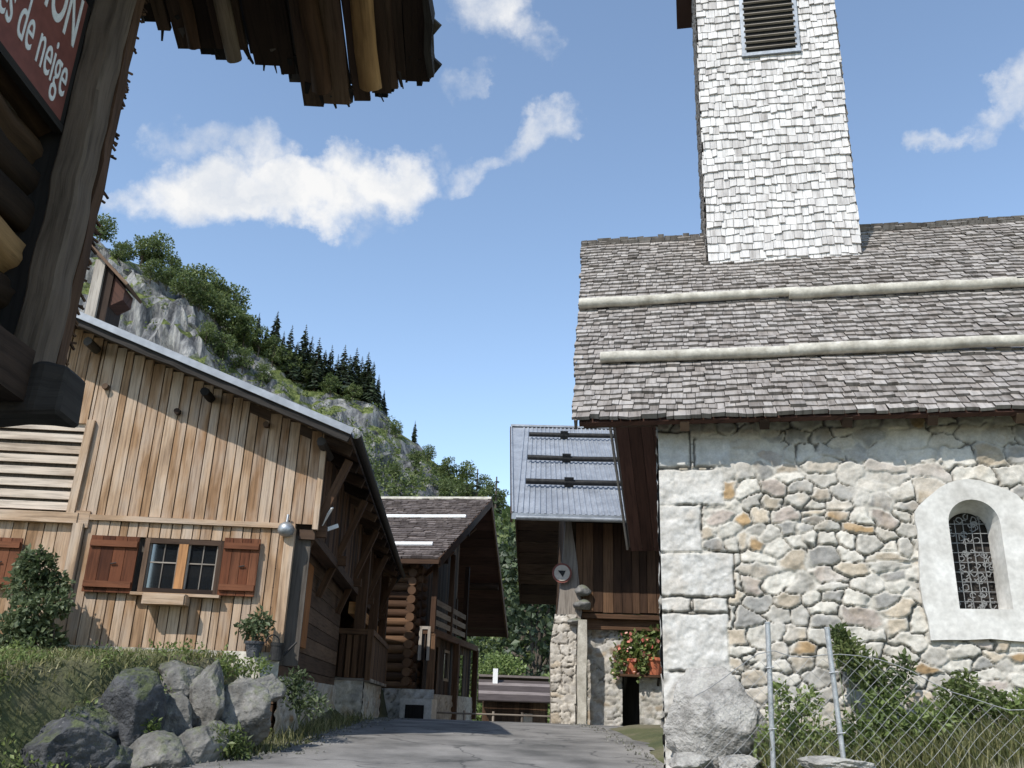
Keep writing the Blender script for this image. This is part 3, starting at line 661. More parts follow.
# window
mb = MB(); a, b, c, d = -2.03, -1.06, 2.80, 3.46
mb.box((a, -.05, c), (a + .06, .05, d), 2); mb.box((b - .06, -.05, c), (b, .05, d), 2); mb.box((a + .06, -.05, d - .06), (b - .06, .05, d), 0); mb.box((a + .06, -.055, c), (b - .06, .05, c + .05), 0)
wn = mb.build('window', 'dark', barn)
mb = MB(); mm = (a + b) / 2; mb.box((mm - .055, -.058, c + .05), (mm + .055, .03, d - .06), 2, .8); mb.build('mullion', 'barn_orange', wn)
for (p, q) in ((a + .06, mm - .055), (mm + .055, b - .06)):
    mb = MB(); mb.box((p, .0, c + .05), (q, .006, d - .06)); pn = mb.build('pane', 'glass', wn)
    mb = MB(); h = (p + q) / 2; mb.box((h - .006, -.012, c + .05), (h + .006, -.003, d - .06), 2); mb.box((p, -.014, c + .36), (q, -.004, c + .376), 0)
    mb.box((p, -.02, c + .05), (p + .022, -.002, d - .06), 2); mb.box((q - .022, -.02, c + .05), (q, -.002, d - .06), 2); mb.build('glazing_bar', 'grey_wood', wn)
mb = MB(); mb.box((b - .17, .01, c + .06), (b - .08, .02, d - .07)); mb.build('curtain', 'cloth', wn)
mb = MB(); mb.beam((a - .05, -.07, c - .03), (b + .05, -.07, c - .03), .14, .035, (0, 0, 1), .7); mb.build('window_sill', 'barn', wn)
def shutter(u0, u1, z0, z1, y=-.075, lab=None):
    mb = MB(); k = u0; w = (u1 - u0) / 4
    for j in range(4): mb.beam((k + w * (j + .5), y, z0), (k + w * (j + .5), y, z1), w - .006, .03, (0, 1, 0), RND.uniform(.2, .9))
    s = mb.build('shutter', 'shutter', barn)
    for f in (.14, .86): mb = MB(); zz = z0 + (z1 - z0) * f; mb.beam((u0 + .01, y - .03, zz), (u1 - .01, y - .03, zz), .03, .075, (0, 0, 1), .8); mb.build('batten', 'shutter', s)
    mb = MB(); mb.log((u0 + (u1 - u0) / 2, y - .03, (z0 + z1) / 2), (u0 + (u1 - u0) / 2 + .07, y - .035, (z0 + z1) / 2 + .012), .008, n=6); mb.build('latch', 'iron', s)
    return s
shutter(-2.68, -2.09, 2.77, 3.46); shutter(-1.14 + .09, -.60, 2.79, 3.50); shutter(-4.0, -3.50, 2.76, 3.38)
# purlin ends, brackets
def bloc(px, py, v):
    """pixel -> point on the barn's plane y=v, in the barn's own frame"""
    a_ = rad(3.3); o = Vector((-2.5, 11.5, 0)); vv = Vector((-math.sin(a_), math.cos(a_), 0)); uu = Vector((math.cos(a_), math.sin(a_), 0))
    d = ray(px, py); t = ((o + vv * v - CAM).dot(vv)) / d.dot(vv); p = CAM + d * t - o
    return Vector((p.dot(uu), v, p.z))
for (px, py) in ((105, 386), (177, 411), (266, 424)):
    p = bloc(px, py, -.1); mb = MB(); mb.log((p.x, .0, p.z), (p.x, -.11, p.z), .04, n=9, lump=.08); mb.build('purlin_end', 'dark', barn)
# roof: two metal slopes, boarding, rafters, fascia, gutter
U1, UR, UL, V0, V1 = .45, -6.2, -12.8, -.58, 12.7
nrm = Vector((SL, 0, 1)).normalized()
zt = lambda u: rz_(u)
mb = MB(); mb.poly([(U1, V0, zt(U1)), (U1, V1, zt(U1)), (UR, V1, zt(UR)), (UR, V0, zt(UR))], (0, 0, -.03)); mb.poly([(UR, V0, zt(UR)), (UR, V1, zt(UR)), (UL, V1, zt(U1)), (UL, V0, zt(U1))], (0, 0, -.03)); rf = mb.build('roof', 'metal', barn)
mb = MB(); k = V0 + .3
while k < V1: mb.beam((U1, k, zt(U1) + .012), (UR, k, zt(UR) + .012), .025, .03, (SL, 0, 1)); k += .45
mb.build('standing_seam', 'metal', rf)
mb = MB(); mb.beam((U1 + .02, V0 - .012, zt(U1) - .035), (UR, V0 - .012, zt(UR) - .035), .022, .09, (SL, 0, 1), .9); mb.beam((UL, V0 - .012, zt(U1) - .035), (UR, V0 - .012, zt(UR) - .045), .022, .13, (-SL, 0, 1), .9); mb.build('verge_flashing', 'metal', rf)
mb = MB(); k = V0 + .02
while k < V1 - .1:
    w = RND.uniform(.16, .24); mb.beam((U1 - .02, k + w / 2, zt(U1) - .06), (UR, k + w / 2, zt(UR) - .06), w - .01, .025, (SL, 0, 1), RND.random()); k += w
mb.build('roof_boarding', 'dark', rf)
mb = MB(); mb.beam((U1 - .02, V0 + .05, zt(U1) - .12), (UR, V0 + .05, zt(UR) - .12), .07, .09, (SL, 0, 1), .3, .008, 40); mb.build('verge_rafter', 'black', rf)  # black timber carries the shade band under the roof overhang
mb = MB(); k = V0 + .6
while k < V1: mb.beam((U1 - .04, k, zt(U1) - .15), (-1.2, k, zt(-1.2) - .15), .10, .13, (SL, 0, 1)); k += .9
mb.build('rafter', 'dark', rf)
for u in (.06, -1.5, -3.1, -4.7):
    mb = MB(); mb.log((u, V0 + .22, zt(u) - .27), (u, .5, zt(u) - .25), .06, n=8, lump=.08); mb.build('purlin', 'black', rf)
mb = MB()                                                  # half-round gutter along the right eave
gx, gzv = U1 + .07, zt(U1) - .06
for k in range(7):
    g0 = math.pi + math.pi * k / 7; g1 = math.pi + math.pi * (k + 1) / 7
    p = lambda g, y: (gx + .065 * math.cos(g), y, gzv + .065 * math.sin(g))
    mb.poly([p(g0, V0), p(g0, V1), p(g1, V1), p(g1, V0)], (0, 0, -.004), axis=(0, 1, 0))
mb.log((gx - .02, 12.2, gzv - .05), (gx - .35, 12.35, gzv - .45), .045, n=8); mb.log((gx - .35, 12.35, gzv - .45), (gx - .35, 12.35, 1.2), .045, n=8); mb.build('gutter', 'iron', rf)
# right flank: boards above, set-back timber below, brackets
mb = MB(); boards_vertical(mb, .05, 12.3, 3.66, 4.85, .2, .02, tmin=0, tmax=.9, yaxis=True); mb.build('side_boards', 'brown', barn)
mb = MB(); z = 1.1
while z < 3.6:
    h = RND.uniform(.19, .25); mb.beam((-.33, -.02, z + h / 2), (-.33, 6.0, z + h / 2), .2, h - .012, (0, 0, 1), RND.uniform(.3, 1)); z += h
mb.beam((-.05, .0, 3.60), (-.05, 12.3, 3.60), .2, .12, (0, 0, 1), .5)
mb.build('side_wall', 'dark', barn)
masonry('side_footing', 'rubble', barn, 6.0, .8, 1.9, .04, lambda u, z, h: np.stack([-.2 + h, u, z], 1), 43)
for v in (.12, 2.6, 5.2, 8.2, 11.8):
    mb = MB(); mb.beam((-.2, v, 3.1), (.38, v, 4.62), .10, .10, (0, 1, 0), .6); mb.build('brace', 'brown', barn)
    mb = MB(); mb.beam((-.3, v, 3.66), (.18, v, 3.66), .12, .14, (0, 0, 1), .6); mb.build('joist_end', 'brown', barn)
mb = MB(); mb.beam((.06, .25, 3.72), (.22, .1, 3.98), .02, .07, (0, 1, 0), .95); mb.beam((.08, .3, 3.70), (.3, .26, 3.78), .02, .05, (0, 0, 1), .95); mb.build('hatch_prop', 'paint', barn)
mb = MB(); mb.box((-.25, .6, 2.3), (-.20, 1.9, 3.45), 2, .4); mb.build('side_door', 'barn_orange', barn)
# rear part of the flank: posts, beam coloured bright as if sunlit, porch deck with railing on a low wall
for (v, u) in ((6.2, .12), (9.2, .12), (12.2, .1)):
    mb = MB(); mb.beam((u, v, 1.2), (u, v, 4.7), .2, .2, (0, 1, 0), .6); mb.build('porch_post', 'brown', barn)
mb = MB(); mb.beam((-.05, 6.3, 3.32), (-.05, 12.1, 3.32), .16, .22, (0, 0, 1), 1); mb.build('porch_beam', 'barn_orange', barn)
mb = MB(); mb.box((-1.6, 6.0, 1.0), (-1.5, 12.4, 3.7), 2); mb.box((-1.6, 12.3, 1.0), (.0, 12.4, 4.7), 2, .5); mb.box((-1.6, 6.0, 3.62), (0, 12.4, 3.68), 1, .3); mb.build('rear_wall', 'dark', barn)
dk = MB(); k = 6.0
while k < 10.6: dk.beam((-1.5, k + .1, 2.0), (.42, k + .1, 2.0), .19, .06, (0, 0, 1)); k += .2
deck = dk.build('porch_deck', 'grey_wood', barn)
masonry('porch_wall', 'rubble', deck, 4.6, .9, 1.97, .04, lambda u, z, h: np.stack([.3 + h, u + 6.0, z], 1), 47)
masonry('porch_wall', 'rubble', deck, 1.8, .9, 1.97, .04, lambda u, z, h: np.stack([u - 1.5, 6.0 - h, z], 1), 48)
mb = MB(); v = 6.05
while v < 10.6: mb.beam((.38, v, 2.04), (.38, v, 2.80), .09, .025, (1, 0, 0), RND.uniform(.3, 1)); v += .125
mb.beam((.38, 6.0, 2.86), (.38, 10.6, 2.86), .07, .10, (0, 0, 1), .9); mb.beam((.36, 6.02, 2.0), (.36, 6.02, 2.9), .1, .1, (0, 1, 0), .9); mb.beam((.36, 10.6, 2.0), (.36, 10.6, 2.9), .1, .1, (0, 1, 0), .9)
u = -1.4
while u < .3: mb.beam((u, 6.03, 2.04), (u, 6.03, 2.80), .09, .025, (0, 1, 0), RND.uniform(.3, 1)); u += .125
mb.beam((-1.45, 6.03, 2.86), (.35, 6.03, 2.86), .07, .1, (0, 0, 1), .9)
mb.build('railing', 'brown', deck)
# flap-topped wooden chimney on the right slope; lit board pale, shaded recess coloured dark
cu, cv = -4.25, 2.7; cz = zt(cu) + .12
ck = MB(); ck.box((cu - .20, cv - .3, cz - .6), (cu - .03, cv + .35, cz + 1.72), 2, .95)
chim = ck.build('chimney', 'grey_wood', barn)
mb = MB(); mb.box((cu - .028, cv - .24, cz - .6), (cu + .12, cv + .35, cz + 1.60), 2, .1); mb.build('shaft', 'dark', chim)
mb = MB(); mb.poly([(cu + .125, cv - .2, cz + 1.48), (cu + .33, cv - .2, cz + 1.26), (cu + .33, cv - .2, cz + 1.05), (cu + .125, cv - .2, cz + .92)], (0, .4, 0)); mb.build('side_panel', 'soffit', chim)
mb = MB(); mb.beam((cu - .34, cv, cz + 1.98), (cu + .42, cv, cz + 1.26), .75, .05, (1, 0, 1), .9); mb.build('flap', 'dark', chim)
# things fixed to or standing by the barn
def frame(x, y, deg): return Matrix.Translation((x, y, 0)) @ Matrix.Rotation(rad(deg), 4, 'Z')
FB, FC = frame(-2.5, 11.5, 3.3), frame(1.68, 9.8, -11.6)
def onp(px, py, Fm, v, axis=1):
    """where the sight line meets the plane y=v (or x=v) of a frame; result in that frame"""
    inv = Fm.inverted(); o = inv @ CAM; d = (inv.to_3x3() @ ray(px, py)); t = (v - o[axis]) / d[axis]; return o + d * t
p = onp(286, 530, FB, -.12)
lm = thing('wall_lamp', 'round grey outdoor lamp on the barn corner above the right shutter', 'lamp', FB @ p, 3.3)
bm = bmesh.new(); bmesh.ops.create_uvsphere(bm, u_segments=20, v_segments=12, radius=.105)
for v in bm.verts:
    if v.co.z < -.02: v.co.z = -.02 - (abs(v.co.z) - .02) * .75
me = bpy.data.meshes.new('shade'); bm.to_mesh(me); bm.free(); me.polygons.foreach_set('use_smooth', [True] * len(me.polygons)); link('shade', me, lm, 'zinc')
mb = MB(); mb.log((0, .0, .08), (0, .03, .20), .018, n=8); mb.log((0, .03, .12), (0, .12, .12), .02, n=8); mb.build('bracket', 'zinc', lm)
wb = thing('window_box', 'small plain wooden ledge box hanging below the barn window', 'planter', FB @ Vector((-1.63, -.16, 2.64)), 3.3)
mb = MB(); mb.box((-.24, -.11, 0), (.24, -.09, .11), 0, .8); mb.box((-.24, .10, 0), (.24, .12, .11), 0, .8); mb.box((-.26, -.09, 0), (-.235, .10, .11), 1, .7); mb.box((.235, -.09, 0), (.26, .10, .11), 1, .7); mb.box((-.235, -.09, .0), (.235, .10, .02), 0, .6); mb.build('box', 'barn', wb)
mb = MB(); mb.box((-.25, -.1, .111), (.25, .11, .128), 0, .95); mb.build('lid', 'barn', wb)

def pot_mesh(r0, r1, h, n=18):
    bm = bmesh.new(); prof = [(0, 0), (r0, 0), (r1, h * .82), (r1 * 1.1, h * .82), (r1 * 1.1, h), (r1 * .92, h), (r1 * .85, h * .85), (0, h * .85)]
    rings = [[bm.verts.new((r * math.cos(2 * math.pi * k / n), r * math.sin(2 * math.pi * k / n), z)) for k in range(n)] for r, z in prof[1:-1]]
    for a, b in zip(rings, rings[1:]):
        for k in range(n): bm.faces.new((a[k], a[(k + 1) % n], b[(k + 1) % n], b[k]))
    bm.faces.new(rings[0][::-1]); bm.faces.new(rings[-1]); me = bpy.data.meshes.new('pot'); bm.to_mesh(me); bm.free(); return me
pt = thing('potted_plant', 'leafy potted plant at the foot of the barn corner below the round lamp', 'plant', FB @ Vector((-.48, -.28, 2.07)), 3.3); pt.scale = (.82, .82, .82)
link('pot', pot_mesh(.09, .13, .22), pt, 'grey_pot' if 'grey_pot' in MT else 'rock_dark')
link('foliage', leaves('pot_foliage', [((0, 0, .38), (.2, .16, .16), 3), ((-.14, 0, .42), (.14, .1, .1), 1.5), ((.13, .02, .5), (.12, .1, .12), 1.5), ((.02, 0, .58), (.1, .08, .1), 1)], 420, .085, 61, shell=.2), pt, 'leaf_grey')
mb = MB()
for a, b in ((0, .1), (.12, .2), (-.1, .1), (.03, .45)): mb.log((0, 0, .18), (a, 0, .38 + b * .4), .008, .004, n=5)
mb.build('stem', 'bark', pt)
wc = thing('watering_can', 'small dark watering can beside the potted plant at the barn corner', 'watering can', FB @ Vector((-.20, -.32, 2.04)), 20)
link('body', pot_mesh(.085, .075, .2), wc, 'iron'); mb = MB(); mb.log((.07, 0, .05), (.22, 0, .22), .016, .012, n=8); mb.build('spout', 'iron', wc)
mb = MB(); pr = None
for k in range(9):
    g = math.pi * k / 8; q = (-.06 + .1 * math.cos(g) * .8, 0, .19 + .1 * math.sin(g))
    if pr: mb.log(pr, q, .009, n=6)
    pr = q
mb.build('handle', 'iron', wc)
# climbing shrub at the left end of the barn front
sh = thing('shrub', 'tall grey green climbing shrub against the left end of the barn front', 'shrub', at(38, 662, 10.75))
bz = sh.location.z; cl = []
rs = random.Random(12)
for (px, py, r) in ((40, 565, .19), (25, 585, .22), (52, 585, .18), (34, 612, .24), (60, 605, .14), (12, 630, .22), (38, 640, .24), (10, 655, .2), (55, 640, .13), (66, 585, .08), (28, 560, .12)):
    q = at(px, py, 10.75 + rs.uniform(-.15, .15)) - sh.location; cl.append((tuple(q), (r, r * .9, r), r * r))
link('foliage', leaves('shrub_foliage', cl, 4200, .075, 63, .6, shell=.35, droop=.3), sh, 'leaf_grey')
mb = MB()
for k in range(7): q = Vector(cl[k][0]); mb.log((rs.uniform(-.1, .1), 0, 0), q, .02, .008, n=6, seg=4, wob=.03)
mb.build('stem', 'bark', sh)

# ================================================================== CHALET with balcony (middle left)
F2 = frame(-1.6, 25.6, -8.3)
ch2 = thing('chalet', 'dark timber chalet with shingled roof, two pale snow poles and a gable balcony', 'house', (-1.6, 25.6, 0), -8.3)
E2, K2, Fz = (-.14, -.65, 5.40), (.0, 6.9, 8.74), (-.02, 12.4, 4.42)
S2 = Vector((0, K2[1] - E2[1], K2[2] - E2[2])); L2 = S2.length; S2.normalize()
rf = shingles('roof', 'shingle_dark', ch2, (0, E2[1], E2[2]), (1, 0, 0), tuple(S2), 1, L2, .27, .24, .03, 51, (0, 1), lambda s: (-9, -.14 + .14 * s / L2))
mb = MB(); mb.poly([(-9, E2[1], E2[2] - .01), (E2[0] - .02, E2[1], E2[2] - .01), (K2[0] - .02, K2[1], K2[2] - .02), (-9, K2[1], K2[2] - .02)], (0, .03, -.09), .5); mb.poly([(-9, K2[1] + .01, K2[2]), (K2[0], K2[1] + .01, K2[2]), Fz, (-9, Fz[1], Fz[2])], (0, -.05, -.09), .5); mb.build('roof_deck', 'dark', rf)
for py in (519, 547):
    nrm2 = Vector((0, -S2.z, S2.y)); d = F2.to_3x3().inverted() @ ray(420, py); o = F2.inverted() @ CAM; t = (Vector((0, E2[1], E2[2])) - o).dot(nrm2) / d.dot(nrm2); q = o + d * t
    mb = MB(); mb.log((-9, q.y, q.z + .09), (-.62 if py > 530 else -.34, q.y, q.z + .09), .07, n=10, seg=6, wob=.01); mb.build('snow_pole', 'paint', rf)
mb = MB(); mb.log((-9, K2[1], K2[2] + .03), (K2[0], K2[1], K2[2] + .03), .09, n=8, tone=.9); mb.build('ridge_cap', 'pole', rf)
mb = MB(); mb.beam((E2[0], E2[1], E2[2] - .1), (K2[0], K2[1], K2[2] - .1), .06, .26, (0, -S2.z, S2.y), .5); mb.beam((K2[0], K2[1] + .02, K2[2] - .1), (Fz[0], Fz[1], Fz[2] - .08), .06, .24, (0, 4.3, 5.5), .8); mb.beam((-9, E2[1] - .03, E2[2] - .08), (E2[0], E2[1] - .03, E2[2] - .08), .04, .12, (0, 0, 1), .4); mb.build('verge_board', 'brown', rf)
mb = MB(); k = -9
sd = Vector((0, Fz[1] - K2[1], Fz[2] - K2[2]))
for j in range(16):
    f = (j + .5) / 16; q = Vector((0, K2[1], K2[2])) + sd * f; mb.beam((-4, q.y, q.z - .11), (-.04, q.y, q.z - .11), sd.length / 16 - .02, .03, (0, 4.3, 5.5), RND.random())
mb.build('soffit', 'soffit', rf)
for v in (.4, 3.4, 6.9, 10):
    z = np.interp(v, [E2[1], K2[1], Fz[1]], [E2[2], K2[2], Fz[2]]) - .3; mb = MB(); mb.log((-1.3, v, z), (-.1, v, z), .13, n=9, lump=.05); mb.build('purlin', 'brown', rf)
mb = MB(); z = 1.95                                    # log south wall with crossed corner ends
while z < 5.2:
    h = .24; mb.log((-7, .1, z + h / 2), (-.75, .1, z + h / 2), .125, n=10, tone=RND.uniform(.2, 1)); mb.log((-.95, -.28, z + h), (-.95, 1.2, z + h), .12, n=10, tone=RND.uniform(.5, 1)); z += h
mb.build('log_wall', 'brown', ch2)
mb = MB(); boards_vertical(mb, 0, 7.2, 1.9, lambda v: np.interp(v, [E2[1], K2[1], Fz[1]], [E2[2], K2[2], Fz[2]]) - .25, .22, -1.15, yaxis=True, tmin=0, tmax=.8)
mb.box((-7, .3, 1.9), (-1.2, 7.2, 5.0)); mb.box((-7, 7.0, 1.2), (-1.1, 7.2, 5.2)); mb.build('gable_wall', 'dark', ch2)
masonry('footing', 'rubble', ch2, 6.8, .6, 1.98, .05, lambda u, z, h: np.stack([u - 7, -.05 - h, z], 1), 55, palette=[((.5, .49, .47), 1)])
masonry('footing', 'rubble', ch2, 7.2, .6, 1.9, .05, lambda u, z, h: np.stack([-.42 + h, u, z], 1), 56, palette=[((.42, .41, .40), 1)])
mb = MB(); boards_vertical(mb, 0, 7.2, 1.9, 3.45, .24, -.55, yaxis=True, tmin=0, tmax=.7, holes=((.8, 1.7, 1.9, 3.2), (2.6, 3.5, 2.3, 3.2), (4.6, 5.6, 1.9, 3.2))); mb.build('ground_floor_wall', 'dark', ch2)
for (a, b, c, nm_) in ((.8, 1.7, 1.9, 'door'), (4.6, 5.6, 1.9, 'door')):
    mb = MB(); boards_vertical(mb, a, b, c, 3.2, .15, -.62, yaxis=True, tmin=.3); dd = mb.build(nm_, 'brown', ch2); mb = MB(); mb.log((-.6, b - .15, 2.5), (-.55, b - .15, 2.5), .03, n=8); mb.build('handle', 'iron', dd)
mb = MB(); mb.box((-.60, 2.6, 2.3), (-.54, 2.68, 3.2), 2); mb.box((-.60, 3.42, 2.3), (-.54, 3.5, 3.2), 2); mb.box((-.6, 2.68, 3.12), (-.54, 3.42, 3.2), 1); mb.box((-.6, 2.68, 2.3), (-.54, 3.42, 2.38), 1); wn = mb.build('window', 'grey_wood', ch2)
mb = MB(); mb.box((-.62, 2.68, 2.38), (-.61, 3.42, 3.12)); mb.build('pane', 'glass', wn)
mb = MB(); mb.box((-1.1, 0, 3.45), (-.32, 7.2, 3.55), 1, .5); mb.box((-.42, 0, 3.42), (-.30, 7.2, 3.60), 1, .9); bal = mb.build('balcony', 'brown', ch2)
for z in (3.78, 4.05, 4.34): mb = MB(); mb.beam((-.35, 0, z), (-.35, 4.9, z), .035, .15, (0, 0, 1), RND.uniform(.6, 1)); mb.build('rail', 'grey_wood', bal)
for v in (.05, 2.4, 4.85): mb = MB(); mb.beam((-.37, v, 3.5), (-.37, v, 5.35 if v < 1 else 6.0), .14, .14, (0, 1, 0)); mb.build('post', 'brown', bal)
for v in (.1, 3.6, 7.1): mb = MB(); mb.beam((-.36, v, 1.2), (-.36, v, 3.45), .18, .18, (0, 1, 0)); mb.build('post', 'brown', ch2)
for p0, p1 in (((-1.1, 1.0, 5.0), (-.1, 1.0, 5.9)), ((-1.1, 4.2, 6.3), (-.05, 4.2, 7.2))): mb = MB(); mb.beam(p0, p1, .12, .12, (0, 1, 0), .9); mb.build('brace', 'brown', ch2)
mb = MB(); a, b, c, d = -.72, -.40, 2.75, 3.65
mb.box((a, -.03, c), (a + .08, .1, d), 2, .9); mb.box((b - .08, -.03, c), (b, .1, d), 2, .9); mb.box((a + .08, -.03, d - .08), (b - .08, .1, d), 0, .9); wn = mb.build('window', 'grey_wood', ch2); mb = MB(); mb.box((a + .08, .04, c), (b - .08, .06, d - .08)); mb.build('pane', 'glass', wn)
mb = MB(); mb.box((-.95, -.7, .9), (-.1, -.05, 1.75), 2); mb.build('white_plinth', 'white', ch2)
mb = MB(); mb.box((-.80, -.72, 1.0), (-.3, -.69, 1.6), 2, 0); mb.build('plinth_shade_panel', 'black', ch2)  # black panel set on the plinth as the shade inside an opening

# ================================================================== CHALET with metal roof (middle right)
F3 = frame(1.2, 20, -1.86)
ch3 = thing('metal_roofed_chalet', 'stone and dark board chalet with ribbed grey metal roof and snow guards', 'house', (1.2, 20, 0), -1.86)
E3, K3, G3 = (-1.08, -.95, 5.525), (-1.40, 6.5, 9.75), (-1.05, 13.6, 5.3)
S3 = Vector((0, K3[1] - E3[1], K3[2] - E3[2])); L3 = S3.length; S3.normalize(); N3 = Vector((0, -S3.z, S3.y))
mb = MB(); mb.poly([E3, (6.5, E3[1], E3[2]), (6.5, K3[1], K3[2]), K3], N3 * -.03, .5); mb.poly([(K3[0], K3[1] + .02, K3[2]), (6.5, K3[1] + .02, K3[2]), (6.5, G3[1], G3[2]), G3], (0, -.02, -.03), .5); rf = mb.build('roof', 'metal', ch3)
mb = MB(); u = -.99
while u < 6.4:
    a = Vector((u, E3[1], E3[2])) + N3 * .014; b = Vector((u, K3[1], K3[2])) + N3 * .014; mb.beam(a, b, .045, .03, tuple(N3)); u += .125
mb.beam((E3[0] + .02, E3[1], E3[2] + .02), (K3[0] + .02, K3[1], K3[2] + .02), .04, .06, tuple(N3)); mb.beam((K3[0], K3[1], K3[2] + .03), (6.5, K3[1], K3[2] + .03), .2, .06); mb.build('rib', 'metal', rf)
for py in (440, 463.5, 488):
    d = F3.to_3x3().inverted() @ ray(570, py); o = F3.inverted() @ CAM; t = (Vector(E3) - o).dot(N3) / d.dot(N3); q = o + d * t
    mb = MB(); c = Vector((0, q.y, q.z)) + N3 * .14
    mb.log((-.82, c.y, c.z), (6, c.y, c.z), .07, n=8, seg=5, wob=.015); sg = mb.build('snow_guard', 'iron', rf)
    for uu in (.2, 2.4, 4.6): mb = MB(); mb.beam((uu, q.y - .02, q.z + .02), (uu, c.y - .10, c.z + .09), .05, .22, (1, 0, 0), .3); mb.build('guard_bracket', 'iron', sg)
mb = MB(); mb.beam((E3[0], E3[1] - .03, E3[2] - .06), (6.5, E3[1] - .03, E3[2] - .06), .03, .13, (0, 0, 1), .9); mb.log((E3[0] + .1, E3[1] - .09, E3[2] - .1), (6.5, E3[1] - .09, E3[2] - .1), .055, n=8); mb.build('gutter', 'zinc', rf)
mb = MB()
for j in range(15):
    f = (j + .5) / 15; q = Vector((0, K3[1], K3[2])) * (1 - f) + Vector((0, G3[1], G3[2])) * f; mb.beam((-1.4 + .35 * f + .03, q.y, q.z - .10), (3, q.y, q.z - .10 + RND.uniform(-.015, .015)), .52, .04, (0, 4.4, 7.1), RND.random())
    q = Vector((0, K3[1], K3[2])) * (1 - f) + Vector((0, E3[1], E3[2])) * f; mb.beam((-1.4 + .31 * f + .03, q.y, q.z - .10), (6.4, q.y, q.z - .10), .5, .04, tuple(N3), RND.random())
mb.beam((G3[0], G3[1], G3[2] - .08), (K3[0], K3[1], K3[2] - .08), .05, .2, (0, 4.4, 7.1), .6); mb.beam((E3[0], E3[1], E3[2] - .09), (K3[0], K3[1], K3[2] - .09), .05, .2, tuple(N3), .2); mb.build('soffit', 'dark', rf)
mb = MB(); boards_vertical(mb, .34, 6, 3.62, 5.55, .2, 0, tmin=.2, tmax=1); mb.box((.34, .03, 3.6), (6, .1, 5.6), 2, 0); mb.build('board_wall', 'brown', ch3)
mb = MB(); boards_vertical(mb, .15, 12, 3.4, lambda v: np.interp(v, [E3[1], K3[1], G3[1]], [E3[2], K3[2], G3[2]]) - .2, .25, .22, yaxis=True, tmax=.7); mb.box((.26, .2, 3.4), (.34, 12, 5.2)); mb.build('gable_boards', 'dark', ch3)
mb = MB(); mb.beam((.3, .18, 3.54), (6, .18, 3.54), .34, .10, (0, 0, 1), .6); mb.beam((.55, .24, 3.38), (6, .24, 3.38), .22, .22, (0, 0, 1), .8); mb.build('overhang_beam', 'brown', ch3)
def op3(u, z): return (u > 1.36) & (u < 1.74) & (z < 2.95)
masonry('stone_wall', 'rubble', ch3, 5.4, .7, 3.3, .03, lambda u, z, h: np.stack([u + .62, .3 - h, z], 1), 71, hole=lambda u, z: op3(u + .62, z), palette=[((.5, .48, .45), .5), ((.36, .34, .31), .3), ((.42, .35, .27), .2)])
mb = MB(); mb.box((1.3, 1.0, .7), (6, 1.1, 3.3)); mb.box((.3, .66, 3.2), (6, 1.0, 3.4)); mb.build('dark_backing', 'black', ch3)
masonry('side_wall', 'rubble', ch3, 11, .4, 3.4, .06, lambda u, z, h: np.stack([.1 - h, u + .7, z], 1), 72)
def p3(px, py, v): return onp(px, py, F3, v)
mb = MB(); pts = [p3(*q, -.06) for q in ((566, 520), (571, 520), (577, 560), (582, 612), (577, 640), (577, 728), (551, 728), (550, 655), (558, 610))]
mb.poly(pts, (0, .7, 0), axis=(0, 0, 1)); mb.build('corner_pier', 'grey_wood', ch3)
pu = np.array([(q.x, q.z) for q in pts])
lo_ = lambda z: np.interp(z, [1.2, 2.9, 3.7, 5.6], [p3(551, 728, -.08).x, p3(550, 655, -.08).x, p3(556, 610, -.08).x, p3(566, 520, -.08).x])
masonry('pier_facing', 'rubble', ch3, .62, .9, 3.55, .022, lambda u, z, h: np.stack([u + lo_(z), -.075 - h, z], 1), 75, rowh=(.12, .26), ln=(.15, .34), palette=[((.56, .52, .46), .6), ((.42, .39, .35), .3), ((.50, .43, .34), .1)], mortar=(.52, .48, .42), hole=lambda u, z: u + lo_(z) > .36)
rsb = random.Random(5)
for (px, py, w, h) in ((583, 590, .30, .20), (582, 605, .32, .22), (574, 621, .3, .12)):
    q = p3(px, py, -.1); st = link('pier_stone', rock_mesh('pier_stone', (w, .36, h), rsb.randint(0, 999), 14, 3, .05), ch3, 'rock'); st.location = q
mb = MB(); q = p3(582, 640, -.22); mb.beam((q.x, q.y, 1.1), (q.x, q.y, 3.42), .19, .16, (0, 1, 0), 1, seg=4, jit=.012); mb.build('post', 'pole', ch3)
# round sign on the pier
q = F3 @ p3(562, 573, -.17)
sg = thing('round_sign', 'round pale traffic sign with red brown rim on the stone corner pier', 'sign', q, -1.86)
def disc(r, y, n=28): 
    mb = MB(); mb.poly([(r * math.cos(2 * math.pi * k / n), y, r * math.sin(2 * math.pi * k / n)) for k in range(n)], (0, .012, 0)); return mb
disc(.215, 0).build('rim', 'signred', sg); disc(.172, -.014).build('plate', 'cream', sg)
mb = MB(); mb.poly([(-.09, -.02, .05), (.08, -.02, .05), (.02, -.02, -.09)], (0, .005, 0)); mb.build('symbol', 'iron', sg)
mb = MB(); mb.box((-.03, .012, -.1), (.03, .16, .1), 2); mb.build('mount', 'zinc', sg)
